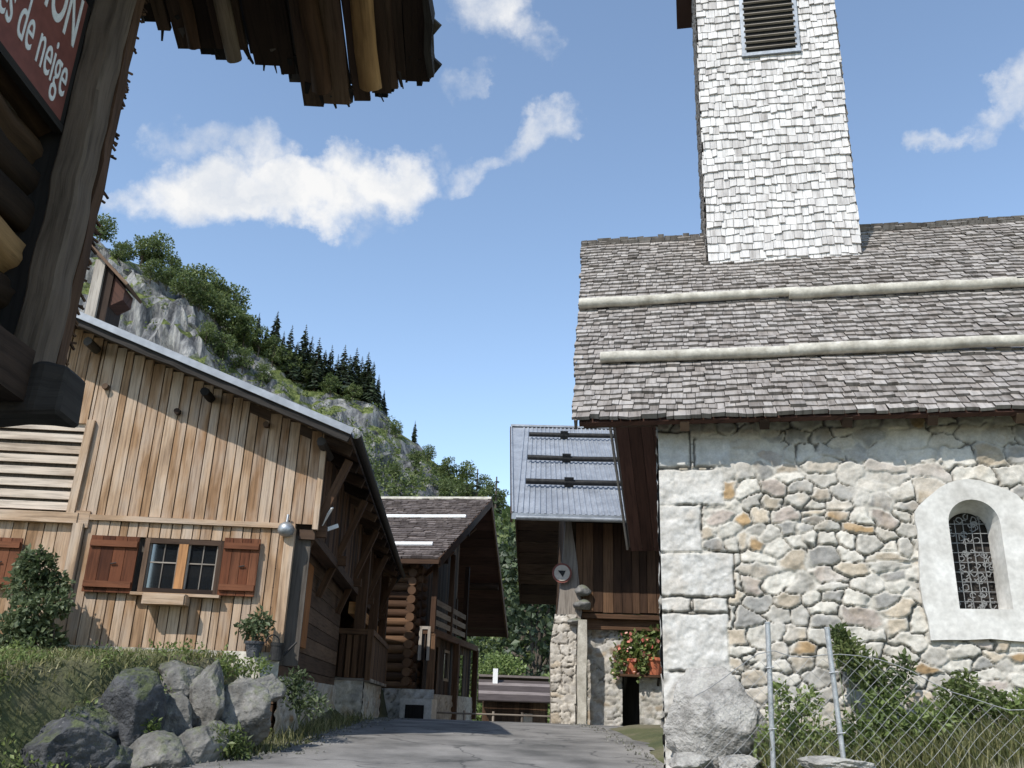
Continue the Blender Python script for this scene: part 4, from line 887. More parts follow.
# geraniums on a bracket shelf
q = p3(640, 672, .1); sf = thing('flower_shelf', 'dark bracket shelf under the geranium pots beside the chapel corner', 'shelf', F3 @ Vector((q.x, .3, q.z - .10)), -1.86)
mb = MB(); mb.box((-.5, -.25, 0), (.62, .28, .05), 0, .5); mb.build('board', 'brown', sf); mb = MB(); mb.beam((-.3, .26, -.35), (-.3, -.2, -.01), .05, .05, (1, 0, 0)); mb.beam((.4, .26, -.35), (.4, -.2, -.01), .05, .05, (1, 0, 0)); mb.build('bracket', 'iron', sf)
pots = []
for k, (u, lab, s) in enumerate(((-.18, 'orange pot of red and white geraniums, left one on the shelf', 1), (.30, 'orange pot of geraniums on the shelf, right one hard by the chapel corner', 1.12))):
    base = F3 @ Vector((q.x + u, .28, q.z - .05)); t = thing('geranium_pot', lab, 'flower pot', base, 0, 'geranium pots on the bracket shelf'); t.scale = (s, s, s)
    link('pot', pot_mesh(.15, .20, .32), t, 'terracotta')
    cl = [((0, 0, .5), (.3, .24, .26), 3), ((-.2, -.1, .35), (.22, .18, .24), 2), ((.12, -.06, .72), (.2, .16, .2), 2), ((-.1, 0, .8), (.15, .14, .16), 1), ((-.28, -.12, .1), (.12, .12, .2), .8)]
    link('foliage', leaves('geranium_leaves', cl, 620, .11, 81 + k, .8, shell=.3), t, 'leaf_lit')
    link('flowers', leaves('geranium_flowers', [((c[0][0], c[0][1] - .05, c[0][2]), tuple(r * 1.05 for r in c[1]), c[2]) for c in cl], 85, .08, 91 + k, .9, shell=.85), t, 'flower')

# ================================================================== small hut beyond the crest, rail
hut = thing('hut', 'low shed with pale striped plank roof beyond the crest of the road', 'shed', (.55, 42, -1.2), 2)
mb = MB(); boards_vertical(mb, -1.3, 1.5, 0, 3.1, .22, 0, tmin=.2); boards_vertical(mb, 0, 3, 0, 3.2, .3, -1.3, yaxis=True); boards_vertical(mb, 0, 3, 0, 3.2, .3, 1.5, yaxis=True); mb.box((-1.28, .05, 0), (1.48, 3, 3.1)); w = mb.build('wall', 'brown', hut)
mb = MB(); mb.box((.35, -.05, 0), (.85, -.03, 2.6), 2, .9); mb.build('door', 'barn', hut)
mb = MB()
for k in range(7): mb.beam((-1.55, -.55 + k * .42, 3.15 + k * .13), (1.75, -.55 + k * .42, 3.15 + k * .13), .40, .05, (0, -.36, 1), 1 if k in (2, 5) else 0)
mb.beam((-1.55, 2.4, 4.2), (1.75, 2.4, 4.2), .2, .1); mb.beam((-1.55, 3.6, 3.6), (1.75, 3.6, 3.6), 2.6, .05, (0, .5, 1), .3); rf = mb.build('roof', 'shingle_dark', hut)
mb = MB(); mb.box((-.9, 1.6, 3.7), (-.68, 1.85, 4.5), 2); mb.build('chimney', 'paint', rf)
fr = thing('rail_fence', 'low thin wooden rail fence across the end of the road', 'fence', (-.6, 26.5, .9), 0)
for z in (.3, .52): mb = MB(); mb.log((-1.3, 0, z), (2.1, 0, z), .025, n=7, seg=5, wob=.01); mb.build('rail', 'grey_wood', fr)
for x in (-1.2, -.4, .4, 1.2, 2.0): mb = MB(); mb.log((x, .03, -.1), (x, .03, .6), .04, .035, n=7); mb.build('post', 'grey_wood', fr)

# ================================================================== HOUSE WITH SIGN (near left, overhead)
sgh = thing('log_house', 'old dark log house on the near left with jettied upper floor and ragged eaves', 'house', (-2.24, 3.68, .8), 0); HS = .8
O = Vector((2.8, -4.6, -.6))
def w2(p): return Vector(p) + O
def mw(mb): mb.v = [tuple((Vector(v) + O) * HS) for v in mb.v]; return mb
mb = MB(); z = 3.36
while z < 6.4:
    r = RND.uniform(.11, .15); mb.log((-2.93 + RND.uniform(-.02, .03), -1.5, z + r), (-2.93 + RND.uniform(-.02, .03), 4.66, z + r), r, r * .95, 18, 34, .016, RND.random() ** 1.6, .13); z += 2 * r - .015
mw(mb).build('log_wall', 'log', sgh)
mb = MB(); mb.box((-8, -1.5, 3.3), (-2.9, 4.6, 6.4)); mw(mb).build('dark_backing', 'black', sgh)  # unseen black box added so no sky shows between the logs
mb = MB(); z = 3.3
while z < 6.4: mb.beam((-8, 4.58, z + .12), (-2.95, 4.58, z + .12), .12, .23, (0, 0, 1)); z += .24
mw(mb).build('end_wall', 'dark', sgh); mb = MB(); mb.box((-3.0, 4.60, 3.3), (-2.62, 4.70, 6.6), 2, 0); mw(mb).build('end_filler', 'black', sgh)  # black filler added to hide sky and keep the log notches dark
mb = MB(); mb.beam((-2.66, 4.68, 3.1), (-2.655, 4.68, 7.0), .17, .20, (0, 1, 0), .5, .007, 26); ps = mw(mb).build('corner_post', 'post', sgh, bevel=.012)
mb = MB(); mb.beam((-2.635, 4.83, 3.3), (-2.63, 4.83, 7.0), .10, .12, (1, 0, 0), .6, .008, 24)
for k in range(60):
    z = RND.uniform(3.4, 6.4); mb.beam((-2.60, 4.88, z), (-2.59 + RND.uniform(0, .02), 4.90 + RND.uniform(.01, .05), z + RND.uniform(-.05, .02)), .012, .012)
mw(mb).build('corner_board', 'brown', sgh)
mb = MB(); mb.beam((-6, 4.72, 3.12), (-2.41, 4.72, 3.13), .30, .33, (0, 0, 1), .4, .022, 26, w1=.26, h1=.28); mw(mb).build('sill_beam', 'black', sgh, bevel=.015)
mb = MB(); mb.beam((-2.75, -1.5, 3.2), (-2.75, 4.58, 3.2), .3, .28, (0, 0, 1), .2, .012, 20); mb.beam((-8, -1.5, 3.2), (-8, 4.58, 3.2), .3, .28)
k = -1.2
while k < 4.5: mb.beam((-8, k, 3.31), (-2.9, k, 3.31), .24, .05); k += .25
mw(mb).build('floor_beam', 'dark', sgh)
mb = MB()
masonry('ground_floor', 'rubble', sgh, 5.6, -.4, 3.1, .05, lambda u, z, h: np.stack([-4.3 + h + O.x, u - 1.3 + O.y, z + O.z], 1) * HS, 77)
masonry('ground_floor', 'rubble', sgh, 4, -.4, 3.1, .05, lambda u, z, h: np.stack([u - 8.3 + O.x, 4.3 + h + O.y, z + O.z], 1) * HS, 78)
# ragged roof edge
KS = .45
def rz3(Y): return 6.1 - KS * (Y - 5.6)
ENDX = [-3.6, -2.95, -2.8, -2.52, -2.06, -1.72, -1.66, -1.37, -1.02, -.93, -.70]
ENDY = [5.25, 5.27, 5.31, 5.47, 5.56, 5.62, 5.86, 5.82, 5.76, 5.68, 5.63]
upn = (0, KS, 1)
def plank_layer(mb, dz, wr, ext, th, tone, rr):
    x = -8.0
    while x < -.72:
        w = RND.uniform(*wr); xe = min(x + w, -.68); c = (x + xe) / 2; ye = float(np.interp(c, ENDX, ENDY)) + ext + RND.uniform(-rr, rr)
        mb.beam((c, 2.2, rz3(2.2) + dz), (c + RND.uniform(-.02, .02), ye, rz3(ye) + dz + RND.uniform(-.01, .01)), xe - x - .012, th * RND.uniform(.8, 1.2), upn, tone(), .006, 9); x = xe
mb = MB(); plank_layer(mb, .0, (.06, .24), 0, .045, lambda: RND.random() ** 1.5, .07); rf = mw(mb).build('roof', 'dark', sgh)
mb = MB(); plank_layer(mb, .055, (.05, .16), .02, .03, lambda: RND.random(), .09); plank_layer(mb, .095, (.05, .15), .01, .028, lambda: RND.random(), .10)
for k in range(70):
    x = RND.uniform(-3.0, -.72); y = float(np.interp(x, ENDX, ENDY)) + RND.uniform(-.12, .03); L_ = RND.uniform(.04, .13); w_ = RND.uniform(.015, .05)
    mb.beam((x, y - .1, rz3(y) + .045 + RND.uniform(-.03, .05)), (x + RND.uniform(-.05, .05), y + L_ * .5, rz3(y) - L_ * .25 + RND.uniform(-.03, .06)), w_, .012, upn, RND.random(), .004, 2, w1=w_ * .3)
mw(mb).build('shingle_layer', 'black', rf)
mb = MB(); mb.poly([(-8, -1.5, rz3(2.2) - .1), (-.75, -1.5, rz3(2.2) - .1), (-.75, .5, rz3(.5) + .06), (-8, .5, rz3(.5) + .06)], (0, 0, .06)); mb.poly([(-8, .5, rz3(.5) + .06), (-.75, .5, rz3(.5) + .06), (-.75, 2.3, rz3(2.3) + .06), (-8, 2.3, rz3(2.3) + .06)], (0, 0, .06)); mw(mb).build('upper_roof', 'dark', rf)
for (x, r, tone, ye, mt) in ((-1.52, .075, .5, 5.70, 'brown'), (-1.14, .085, 1, 5.66, 'log'), (-2.15, .06, .7, 5.50, 'post'), (-2.42, .05, .4, 5.42, 'brown'), (-3.2, .08, .4, 5.3, 'brown')):  # brightest log tone paints one rafter as lit
    mb = MB(); mb.log((x - .06, 2.0, rz3(2.0) - .10), (x, ye, rz3(ye) - .085), r, r * .95, 12, 14, .012, tone, .10); mw(mb).build('rafter', mt, rf)
mb = MB(); mb.beam((-.74, 2.2, rz3(2.2) + .02), (-.69, 5.62, rz3(5.62) + .02), .05, .17, upn, .4, .012, 18)
for k in range(9): y = 3.3 + k * .28; mb.beam((-.8, y, rz3(y) + .07), (-.64 + RND.uniform(-.03, .05), y + .1, rz3(y + .1) + .05), .14, .03, upn, RND.random(), .008, 2)
mw(mb).build('verge', 'black', rf)
mb = MB(); mb.log((-3, 4.62, rz3(4.62) - .24), (-.95, 4.62, rz3(4.62) - .24), .10, n=10, seg=8, wob=.01, tone=.3); mw(mb).build('wall_plate', 'dark', sgh)
# warning sign on the log wall
SY1, SZ0 = 4.53, 4.80
ws = thing('warning_sign', 'red brown board with white lettering warning of snow sliding off the roof', 'sign', (-2.204, 2.83, 4.16), 0); ws.scale = (.8, .8, .8)
mb = MB(); mb.beam((0, -1.0, .42), (0, 1.0, .42), .03, .88, (0, 0, 1), .5); mb.build('board', 'signred', ws)
mb = MB(); mb.beam((0, -1.03, -.04), (0, 1.03, -.04), .05, .05, (0, 0, 1), .2); mb.beam((0, 1.02, 0), (0, 1.02, .86), .04, .03, (1, 0, 0), .2); mb.build('frame', 'black', ws)
def text(body, size, sx, yr, z, par, bold=.012):
    c = bpy.data.curves.new('lettering', 'FONT'); c.body = body; c.size = size; c.align_x = 'RIGHT'; c.extrude = .002; c.offset = bold; c.space_character = 1.0
    o = bpy.data.objects.new('lettering', c); COL.objects.link(o); me = bpy.data.meshes.new_from_object(o); bpy.data.objects.remove(o); o = link('lettering', me, par, 'paint')
    o.matrix_local = Matrix(((0, 0, 1, .018), (1, 0, 0, yr), (0, 1, 0, z), (0, 0, 0, 1))) @ Matrix.Diagonal((sx, 1, 1, 1)); return o
text('ATTENTION', .50, .42, .96, .49, ws, .006); text('Chutes de neige', .42, .40, .97, .13, ws, .0)
# ================================================================== boulders
BG = 'boulders of the dry retaining wall below the barn'
def boulder(px, py, w, h, Y, seed, mat, label, rot=0, dep=.9, **k):
    c = at(px, py, Y); s = (c - CAM).dot(fw) / F_PX
    W, H = w * s, h * s
    return rock('boulder', label, c + Vector((0, W * .2, 0)), (W * 1.1, max(W, H) * dep, H * 1.12), seed, mat, (RND.uniform(-.1, .1), RND.uniform(-.12, .12), rot), BG, **k)
boulder(240, 709, 52, 54, 10.2, 101, 'rock', 'pale sunlit boulder at the right end of the retaining wall, nearest the road', .3)
boulder(178, 685, 50, 34, 10.2, 102, 'rock', 'flat topped pale boulder on top of the wall, below the small ledge box', .2)
boulder(167, 722, 44, 60, 9.9, 103, 'rock', 'upright grey boulder directly under the flat topped pale one', .9)
boulder(203, 705, 34, 66, 10.1, 104, 'rock', 'tall narrow boulder just left of the pale sunlit boulder', .5)
boulder(128, 716, 66, 78, 9.5, 105, 'rock_dark', 'large dark shadowed boulder with steep rounded face in the middle of the wall', 1.2)
boulder(70, 720, 86, 66, 9.3, 106, 'rock_dark', 'widest dark boulder, left of the large shadowed one', .1)
boulder(55, 754, 80, 54, 8.7, 107, 'rock_dark', 'low dark boulder at the bottom left in front of the widest one', .6)
boulder(148, 758, 56, 36, 9.1, 108, 'rock', 'low grey boulder at the foot of the wall under the upright grey one', .4)
boulder(196, 752, 44, 40, 9.5, 109, 'rock', 'small grey boulder at the foot of the wall beside the road verge', .8)
boulder(103, 764, 44, 34, 8.9, 110, 'rock_dark', 'small dark boulder between the two low ones at the foot of the wall', .2)
boulder(8, 738, 50, 60, 9.0, 111, 'rock_dark', 'shaded dark boulder at the left edge of the wall', .9)
boulder(266, 689, 26, 24, 10.5, 112, 'rock', 'small pale stone behind the pale sunlit boulder, by the barn corner', .4)
boulder(215, 740, 26, 30, 9.8, 113, 'rock', 'small round stone low between the tall narrow boulder and the road', .4)
for k, (px, py, w, Y, lab) in enumerate([(228, 730, 20, 10.0, 'small stone wedged under the pale sunlit boulder'), (188, 738, 18, 9.7, 'small stone wedged between the upright and the foot boulders'), (150, 735, 20, 9.6, 'small stone wedged right of the large dark shadowed boulder'), (92, 742, 22, 9.1, 'small dark stone wedged under the widest dark boulder'), (172, 762, 20, 9.0, 'small stone at the road edge below the low grey boulder'), (262, 716, 18, 10.2, 'small stone at the road edge right of the pale sunlit boulder')]):
    boulder(px, py, w, w * .8, Y, 130 + k, 'rock_dark' if 'dark' in lab else 'rock', lab, k)
# at the chapel
c = FC @ onp(716, 722, FC, -.14)
rock('boulder', 'big pale split boulder built against the chapel corner', c, (.98, .42, .98), 219, 'rock_white', (0, .05, rad(-11.6)), None, cuts=20, rough=.06)
c = FC @ onp(738, 764, FC, -.45); rock('boulder', 'small pale stone at the foot of the big split boulder', c, (.42, .3, .2), 206, 'rock_white', (0, 0, .3))
c = FC @ onp(688, 764, FC, -.3); rock('boulder', 'small pale stone at the foot of the chapel corner beside the road', c, (.4, .3, .16), 207, 'rock_white', (0, 0, .1))
c = FC @ onp(831, 765, FC, -1.05); rock('stone_slab', 'flat pale stone slab at the foot of the second fence post', c, (.55, .32, .13), 208, 'rock_white', (0, 0, -.2))

# ================================================================== chain link fence
fn = thing('chain_link_fence', 'sagging chain link fence with galvanised posts in front of the chapel wall', 'fence', FC @ Vector((1.0, -1, 1.05)), -11.6)
inv0 = Vector((1.0, -1, 1.05))
for (a, b) in (((.97, -1, 1.0), (1.0, -1, 2.42)), ((1.585, -1, 1.0), (1.525, -1, 2.38)), ((3.7, -1, 1.2), (3.72, -1, 2.3))):
    mb = MB(); mb.log(Vector(a) - inv0, Vector(b) - inv0, .024, n=12, seg=3); po = mb.build('post', 'galv', fn); mb = MB(); t = Vector(b) - inv0; mb.log(t, t + Vector((0, 0, .015)), .027, n=12); mb.build('cap', 'galv', po)
    for f in (.35, .72): mb = MB(); q = (Vector(a) - inv0).lerp(t, f); mb.log(q + Vector((-.035, -.03, 0)), q + Vector((.04, -.03, .01)), .006, n=5); mb.build('wire_tie', 'galv', po)
top = lambda u: np.interp(u, [.3, .97, 1.25, 1.55, 1.9, 2.2, 2.5, 3.0, 3.7], [1.75, 2.18, 2.12, 2.18, 2.12, 2.05, 1.85, 1.72, 1.8])
bot = lambda u: np.interp(u, [.3, 1, 1.6, 2.4, 3.7], [1.12, 1.08, 1.1, 1.25, 1.4])
S_ = .062; V = []; Q = []
def nodep(u, z):
    return np.array([u + noise.noise(Vector((u * 2, z * 2, 0))) * .03 - inv0.x, noise.noise(Vector((u * 1.6, z * 1.6, 5))) * .05 - .03, z + noise.noise(Vector((u * 2, z * 2, 9))) * .03 - inv0.z])
for i in range(int(3.4 / S_)):
    for j in range(int(1.4 / S_)):
        if (i + j) % 2: continue
        u = .3 + i * S_; z = .95 + j * S_ * 1.0
        for du in (-1, 1):
            u2, z2 = u + du * S_, z + S_
            if z < bot(u) or z2 > top(u2) or u2 < .3 or u2 > 3.7: continue
            a, b = nodep(u, z), nodep(u2, z2); r = .0019; d = (b - a) / np.linalg.norm(b - a)
            n1 = np.cross(d, [0, 1, 0]); n1 /= np.linalg.norm(n1); n2 = np.array([0, 1., 0]); o = len(V)
            for pnt in (a, b):
                for k in range(3): g = 2 * math.pi * k / 3; V.append(pnt + n1 * math.cos(g) * r + n2 * math.sin(g) * r)
            Q += [(o + k, o + (k + 1) % 3, o + 3 + (k + 1) % 3, o + 3 + k) for k in range(3)]
link('mesh', npmesh('chain_link', V, Q), fn, 'wire')
mb = MB()
us_ = np.linspace(.3, 3.7, 24)
for a, b in zip(us_, us_[1:]):
    pa, pb = nodep(a, float(top(a))), nodep(b, float(top(b))); mb.log(pa, pb, .004, n=5)
mb.build('top_wire', 'wire', fn)

# ================================================================== weeds behind the fence
WG = 'weeds growing behind the chain link fence'
def weed(name, label, cl, n, size, seed, mat, cat='weed', group=WG, asp=.5):
    b = FC @ Vector((cl[0][0][0], cl[0][0][1], 1.12)); t = thing(name, label, cat, b, 0, group)
    cc = [(tuple((FC @ Vector(c[0])) - b), c[1], c[2]) for c in cl]
    link('foliage', leaves(name + '_leaves', cc, n, size, seed, asp, shell=.2), t, mat)
    mb = MB(); r = random.Random(seed)
    for c in cc:
        for k in range(2): mb.log((r.uniform(-.1, .1), r.uniform(-.05, .05), -.05), Vector(c[0]) + Vector((r.uniform(-.08, .08), 0, c[1][2] * .5)), .007, .003, n=5, seg=3, wob=.015)
    mb.build('stem', 'leaf_grey', t); return t
weed('bush', 'dark leafy bush climbing the chapel wall right of the second fence post', [((1.80, -.35, 2.22), (.17, .12, .16), 1), ((1.72, -.35, 2.38), (.09, .08, .09), .4), ((1.95, -.35, 2.05), (.2, .15, .18), 1.2), ((2.12, -.35, 1.9), (.22, .15, .16), 1), ((2.3, -.35, 2.08), (.1, .08, .12), .3)], 1300, .07, 301, 'leaf', 'bush')
weed('bush', 'low light green bush behind the fence between the two near posts', [((1.2, -.45, 1.5), (.24, .16, .28), 1.5), ((1.42, -.5, 1.35), (.26, .2, .25), 1.4), ((1.02, -.5, 1.35), (.18, .18, .25), 1), ((1.12, -.4, 1.8), (.1, .08, .14), .3), ((1.38, -.45, 1.75), (.12, .1, .14), .35)], 2000, .06, 302, 'leaf_lit', 'bush')
weed('bush', 'broad light green bush behind the fence right of the second post, under the climbing one', [((1.8, -.55, 1.45), (.3, .22, .25), 1.5), ((2.15, -.55, 1.5), (.35, .2, .22), 1.5), ((1.95, -.6, 1.3), (.4, .2, .2), 1.2), ((2.45, -.5, 1.6), (.28, .2, .2), 1), ((2.05, -.5, 1.75), (.2, .15, .15), .6)], 3200, .06, 303, 'leaf_lit', 'bush')
weed('bush', 'green bush against the wall below the arched chapel window', [((2.75, -.4, 1.8), (.24, .16, .2), 1.2), ((2.62, -.42, 1.6), (.24, .18, .22), 1), ((2.98, -.4, 1.75), (.26, .16, .2), 1), ((2.8, -.4, 1.98), (.12, .08, .1), .3)], 1900, .06, 304, 'leaf', 'bush')
weed('bush', 'grey green bush at the right end behind the sagging fence', [((3.3, -.45, 1.75), (.3, .18, .16), 1.2), ((3.6, -.45, 1.72), (.28, .18, .2), 1), ((3.9, -.4, 1.8), (.25, .2, .22), 1)], 1500, .06, 305, 'leaf_lit', 'bush')
def scatter(n, u0, u1, v0, v1, seed, zf):
    r = random.Random(seed); P = []
    for _ in range(n):
        u, v = r.uniform(u0, u1), r.uniform(v0, v1); w = FC @ Vector((u, v, 0)); P.append((w.x, w.y, gz(w.x, w.y) + zf))
    return P
link('tall_grass', blades('tall_grass', scatter(5200, .95, 4.2, -.98, -.12, 5, -.02), .12, .48, .006, 5, .7), None, 'grass', 'stuff')['label'] = 'tall green grass along the foot of the chapel wall'
link('dry_grass', blades('dry_grass', scatter(5200, 1.6, 5.5, -2.2, -.9, 6, -.02), .04, .15, .005, 6, .9), None, 'dry', 'stuff')['label'] = 'pale dry grass in front of the fence'
bpy.data.objects['tall_grass']['category'] = 'grass'; bpy.data.objects['dry_grass']['category'] = 'grass'
# grass on the bank
r = random.Random(8); P = []
while len(P) < 15000:
    Y = r.uniform(7.6, 11.5); x = r.uniform(-6.8, edge_left(Y) - .05)
    dens = noise.noise(Vector((x * 1.2, Y * 1.2, 4))) * .6 + .6
    if r.random() < dens: P.append((x, Y, gz(x, Y) - .02))
g = link('bank_grass', blades('bank_grass', P, .03, .11, .006, 9, 1.2), None, 'grass', 'stuff'); g['label'] = 'green grass on the bank between the boulders and the barn'; g['category'] = 'grass'
P = []
for _ in range(1400):
    Y = r.uniform(9.6, 17); x = edge_left(Y) + r.uniform(-.25, .32); P.append((x, Y, gz(x, Y) - .02))
g = link('verge_grass', blades('verge_grass', P, .05, .22, .006, 10, .9), None, 'grass', 'stuff'); g['label'] = 'grass tufts along the left edge of the road'; g['category'] = 'grass'
r = random.Random(18); cl = []
for _ in range(120):
    Y = r.uniform(7.8, 11.3); x = bank_edge(Y) - abs(r.gauss(0, .8)) + .25
    if noise.noise(Vector((x * .9, Y * .9, 14))) < -.12: continue
    q = r.uniform(.05, .15); cl.append(((x, Y, gz(x, Y) + q * .3), (q * 1.3, q * 1.3, q), q * q))
g = link('bank_weeds', leaves('bank_weeds', cl, 4200, .045, 19, .55, shell=.2), None, 'leaf_lit', 'stuff'); g['label'] = 'small leafy weeds covering the bank above the boulders'; g['category'] = 'weeds'
sv = []; sq = []; r = random.Random(28); tet = [(1, 0, -.5), (-.6, .9, -.5), (-.6, -.9, -.5), (.1, .1, .8)]
for _ in range(1500):
    Y = r.uniform(8.2, 20); x = edge_left(Y) + .3 + abs(r.gauss(0, .22)) - .12 if r.random() < .7 else 1.75 - abs(r.gauss(0, .15)); s_ = r.uniform(.006, .022); o = len(sv); a = r.uniform(0, 6.3)
    for p in tet: sv.append((x + s_ * (p[0] * math.cos(a) - p[1] * math.sin(a)), Y + s_ * (p[0] * math.sin(a) + p[1] * math.cos(a)), zr(Y) + .014 + s_ * (p[2] + .4)))
    sq += [(o, o + 1, o + 3), (o + 1, o + 2, o + 3), (o + 2, o, o + 3)]
g = link('gravel', npmesh('gravel', sv, sq), None, 'rock', 'stuff'); g['label'] = 'loose grey gravel along the edges of the road'; g['category'] = 'gravel'
def plant(label, px, py, Y, cl, n, size, seed, mat, name='plant', group=None):
    b = at(px, py, Y); t = thing(name, label, 'plant', b, 0, group); link('foliage', leaves(name, cl, n, size, seed, .45, shell=.2), t, mat)
    mb = MB()
    for c in cl: mb.log((0, 0, -.1), c[0], .008, .004, n=5)
    mb.build('stem', 'leaf_grey', t); return t
plant('pale flowering weed beside the road at the barn corner', 300, 715, 11.2, [((0, 0, .2), (.2, .2, .2), 1), ((-.15, 0, .32), (.14, .14, .14), .7), ((.14, 0, .1), (.18, .15, .14), .8), ((-.05, 0, .42), (.12, .1, .1), .4)], 600, .07, 401, 'leaf_grey')
plant('low leafy weed between the pale boulder and the road', 222, 752, 9.7, [((0, 0, .1), (.22, .18, .16), 1), ((.15, 0, .02), (.16, .14, .12), .7)], 420, .07, 402, 'leaf')
plant('dark leafy weed at the left edge behind the shaded boulders', 15, 690, 9.8, [((0, 0, .1), (.4, .3, .22), 1), ((.4, 0, .08), (.3, .2, .16), .7), ((-.5, 0, .1), (.4, .3, .3), .7)], 900, .09, 403, 'leaf')
plant('small weed growing from the joint above the upright grey boulder', 150, 700, 9.9, [((0, 0, .05), (.12, .1, .1), 1)], 130, .06, 404, 'leaf_lit')
plant('tuft of yellow green weed between the flat topped and the pale sunlit boulders', 214, 690, 10.35, [((0, 0, .1), (.14, .1, .16), 1), ((.06, 0, .26), (.08, .06, .1), .5)], 300, .05, 411, 'leaf_lit')
plant('green weed growing over the large dark shadowed boulder', 118, 682, 9.9, [((0, 0, .06), (.25, .15, .12), 1), ((-.3, 0, .05), (.22, .15, .12), .8)], 520, .055, 412, 'leaf')
plant('green weed hanging between the shadowed and the upright grey boulders', 150, 742, 9.4, [((0, 0, .1), (.09, .1, .18), 1)], 200, .05, 413, 'leaf_lit')
plant('pale grassy weed on the bank below the potted plant', 255, 672, 10.8, [((0, 0, .06), (.2, .12, .12), 1), ((-.25, 0, .04), (.16, .1, .1), .7)], 420, .05, 414, 'leaf_lit')
plant('dark creeping weed over the widest dark boulder', 40, 692, 9.4, [((0, 0, .06), (.3, .2, .12), 1), ((.3, 0, .06), (.2, .15, .1), .6)], 560, .055, 415, 'leaf')
plant('small yellowish weed on the bank below the left shutter', 95, 668, 10.7, [((0, 0, .06), (.14, .1, .1), 1), ((.2, 0, .03), (.12, .1, .08), 1)], 200, .06, 405, 'leaf_lit')

# ================================================================== mountain
RID = [(-200, 150), (20, 225), (75, 236), (100, 245), (130, 262), (160, 275), (190, 292), (230, 322), (270, 350), (320, 385), (375, 398), (400, 428), (440, 462), (480, 492), (510, 512), (560, 550), (700, 600), (1024, 612), (1400, 600)]
RA = []; RE = []
for p in RID: d = ray(*p); RA.append(d.x / d.y); RE.append(d.z / d.y)
YB, YR, YE = 95.0, 250.0, 380.0
def prof(t, a):
    if t >= 1: return 1 - (t - 1) * .9
    left = 1 - sm(-.40, -.30, a); mid = sm(-.38, -.30, a) * (1 - sm(-.17, -.08, a)); right = 1 - left - mid if left + mid < 1 else 0
    L = np.interp(t, [0, .45, .72, .77, .83, .90, 1], [0, .22, .47, .60, .84, .93, 1])
    Mi = np.interp(t, [0, .35, .55, .585, .68, .72, .86, 1], [0, .17, .34, .47, .57, .63, .80, 1])
    Rr = np.interp(t, [0, .3, .6, 1], [0, .17, .45, 1])
    s = left + mid + right
    return (L * left + Mi * mid + Rr * right) / s
V = []; RK = []; NA_, NY_ = 330, 150
As = np.linspace(-1.0, .95, NA_); Ts = np.concatenate([np.linspace(0, 1, 118), np.linspace(1.02, 1.8, NY_ - 118)])
for t in Ts:
    for a in As:
        Y = YB + (YR - YB) * t
        e = float(np.interp(a, RA, RE)); zr_ = 1.6 + e * YR
        z = -5 + (zr_ + 5) * float(prof(t, a)); x = a * Y
        q = Vector((x * .022, Y * .022, z * .022))
        amp = sm(0, .25, t) * (1 - .55 * sm(.9, 1.0, t))
        n1 = noise.fractal(q, 1, 2, 4); n2 = noise.ridged_multi_fractal(q * 4.5, .9, 2.1, 5, 1, 2) - 1.2; n3 = noise.fractal(q * 9, 1, 2, 4)
        dY = (n1 * 7 - n2 * 3.2) * amp; z += (n1 * 5 + n3 * 2.4) * amp
        V.append((x, Y + dY, z + n2 * 1.3 * amp)); RK.append(n1)
ni = NA_; Q = [(j * ni + i, j * ni + i + 1, (j + 1) * ni + i + 1, (j + 1) * ni + i) for j in range(NY_ - 1) for i in range(ni - 1)]
hme = npmesh('hillside', V, Q, smooth=False)
def hill_mat():
    M, nt, b = new_mat('mountain rock and turf')
    geo = N(nt, 'NewGeometry'); co = N(nt, 'TexCoord').outputs['Object']
    sep = N(nt, 'SeparateXYZ', {0: geo.outputs['Normal']}).outputs[2]
    n0 = N(nt, 'TexNoise', {'Vector': co, 'Scale': .06, 'Detail': 8.0, 'Roughness': .65}).outputs[0]
    n1 = N(nt, 'TexNoise', {'Vector': N(nt, 'Mapping', {'Vector': co, 'Scale': (1, 1, .3)}).outputs[0], 'Scale': .35, 'Detail': 9.0, 'Roughness': .7}).outputs[0]
    n2 = N(nt, 'TexNoise', {'Vector': co, 'Scale': .9, 'Detail': 8.0, 'Roughness': .7}).outputs[0]
    rockc = ramp(nt, n1, [(.32, (.035, .037, .042)), (.45, (.12, .122, .13)), (.55, (.25, .25, .25)), (.68, (.42, .415, .40))])
    green = ramp(nt, n2, [(.35, (.035, .048, .016)), (.5, (.10, .125, .04)), (.65, (.20, .22, .085)), (.75, (.34, .33, .19))])
    k = N(nt, 'Math', {0: n0, 1: 1.15, 2: sep}, operation='MULTIPLY_ADD').outputs[0]
    f = N(nt, 'MapRange', {0: k, 1: 1.06, 2: 1.22, 3: 0.0, 4: 1.0}).outputs[0]
    nt.links.new(mixc(nt, f, rockc, green), b.inputs['Base Color']); b.inputs['Roughness'].default_value = 1; b.inputs['Specular IOR Level'].default_value = .1
    bump(nt, b, n1, 1.0, 1.6); return M
MT['hill'] = hill_mat()
hill = link('hillside', hme, None, 'hill', 'structure')
from mathutils.bvhtree import BVHTree
bvh = BVHTree.FromPolygons([Vector(v) for v in V], Q)
def hill_at(px, py):
    d = ray(px, py).normalized(); h = bvh.ray_cast(CAM, d, 800); return h
def hill_z(x, Y):
    h = bvh.ray_cast(Vector((x, Y, 400)), Vector((0, 0, -1)), 900); return h

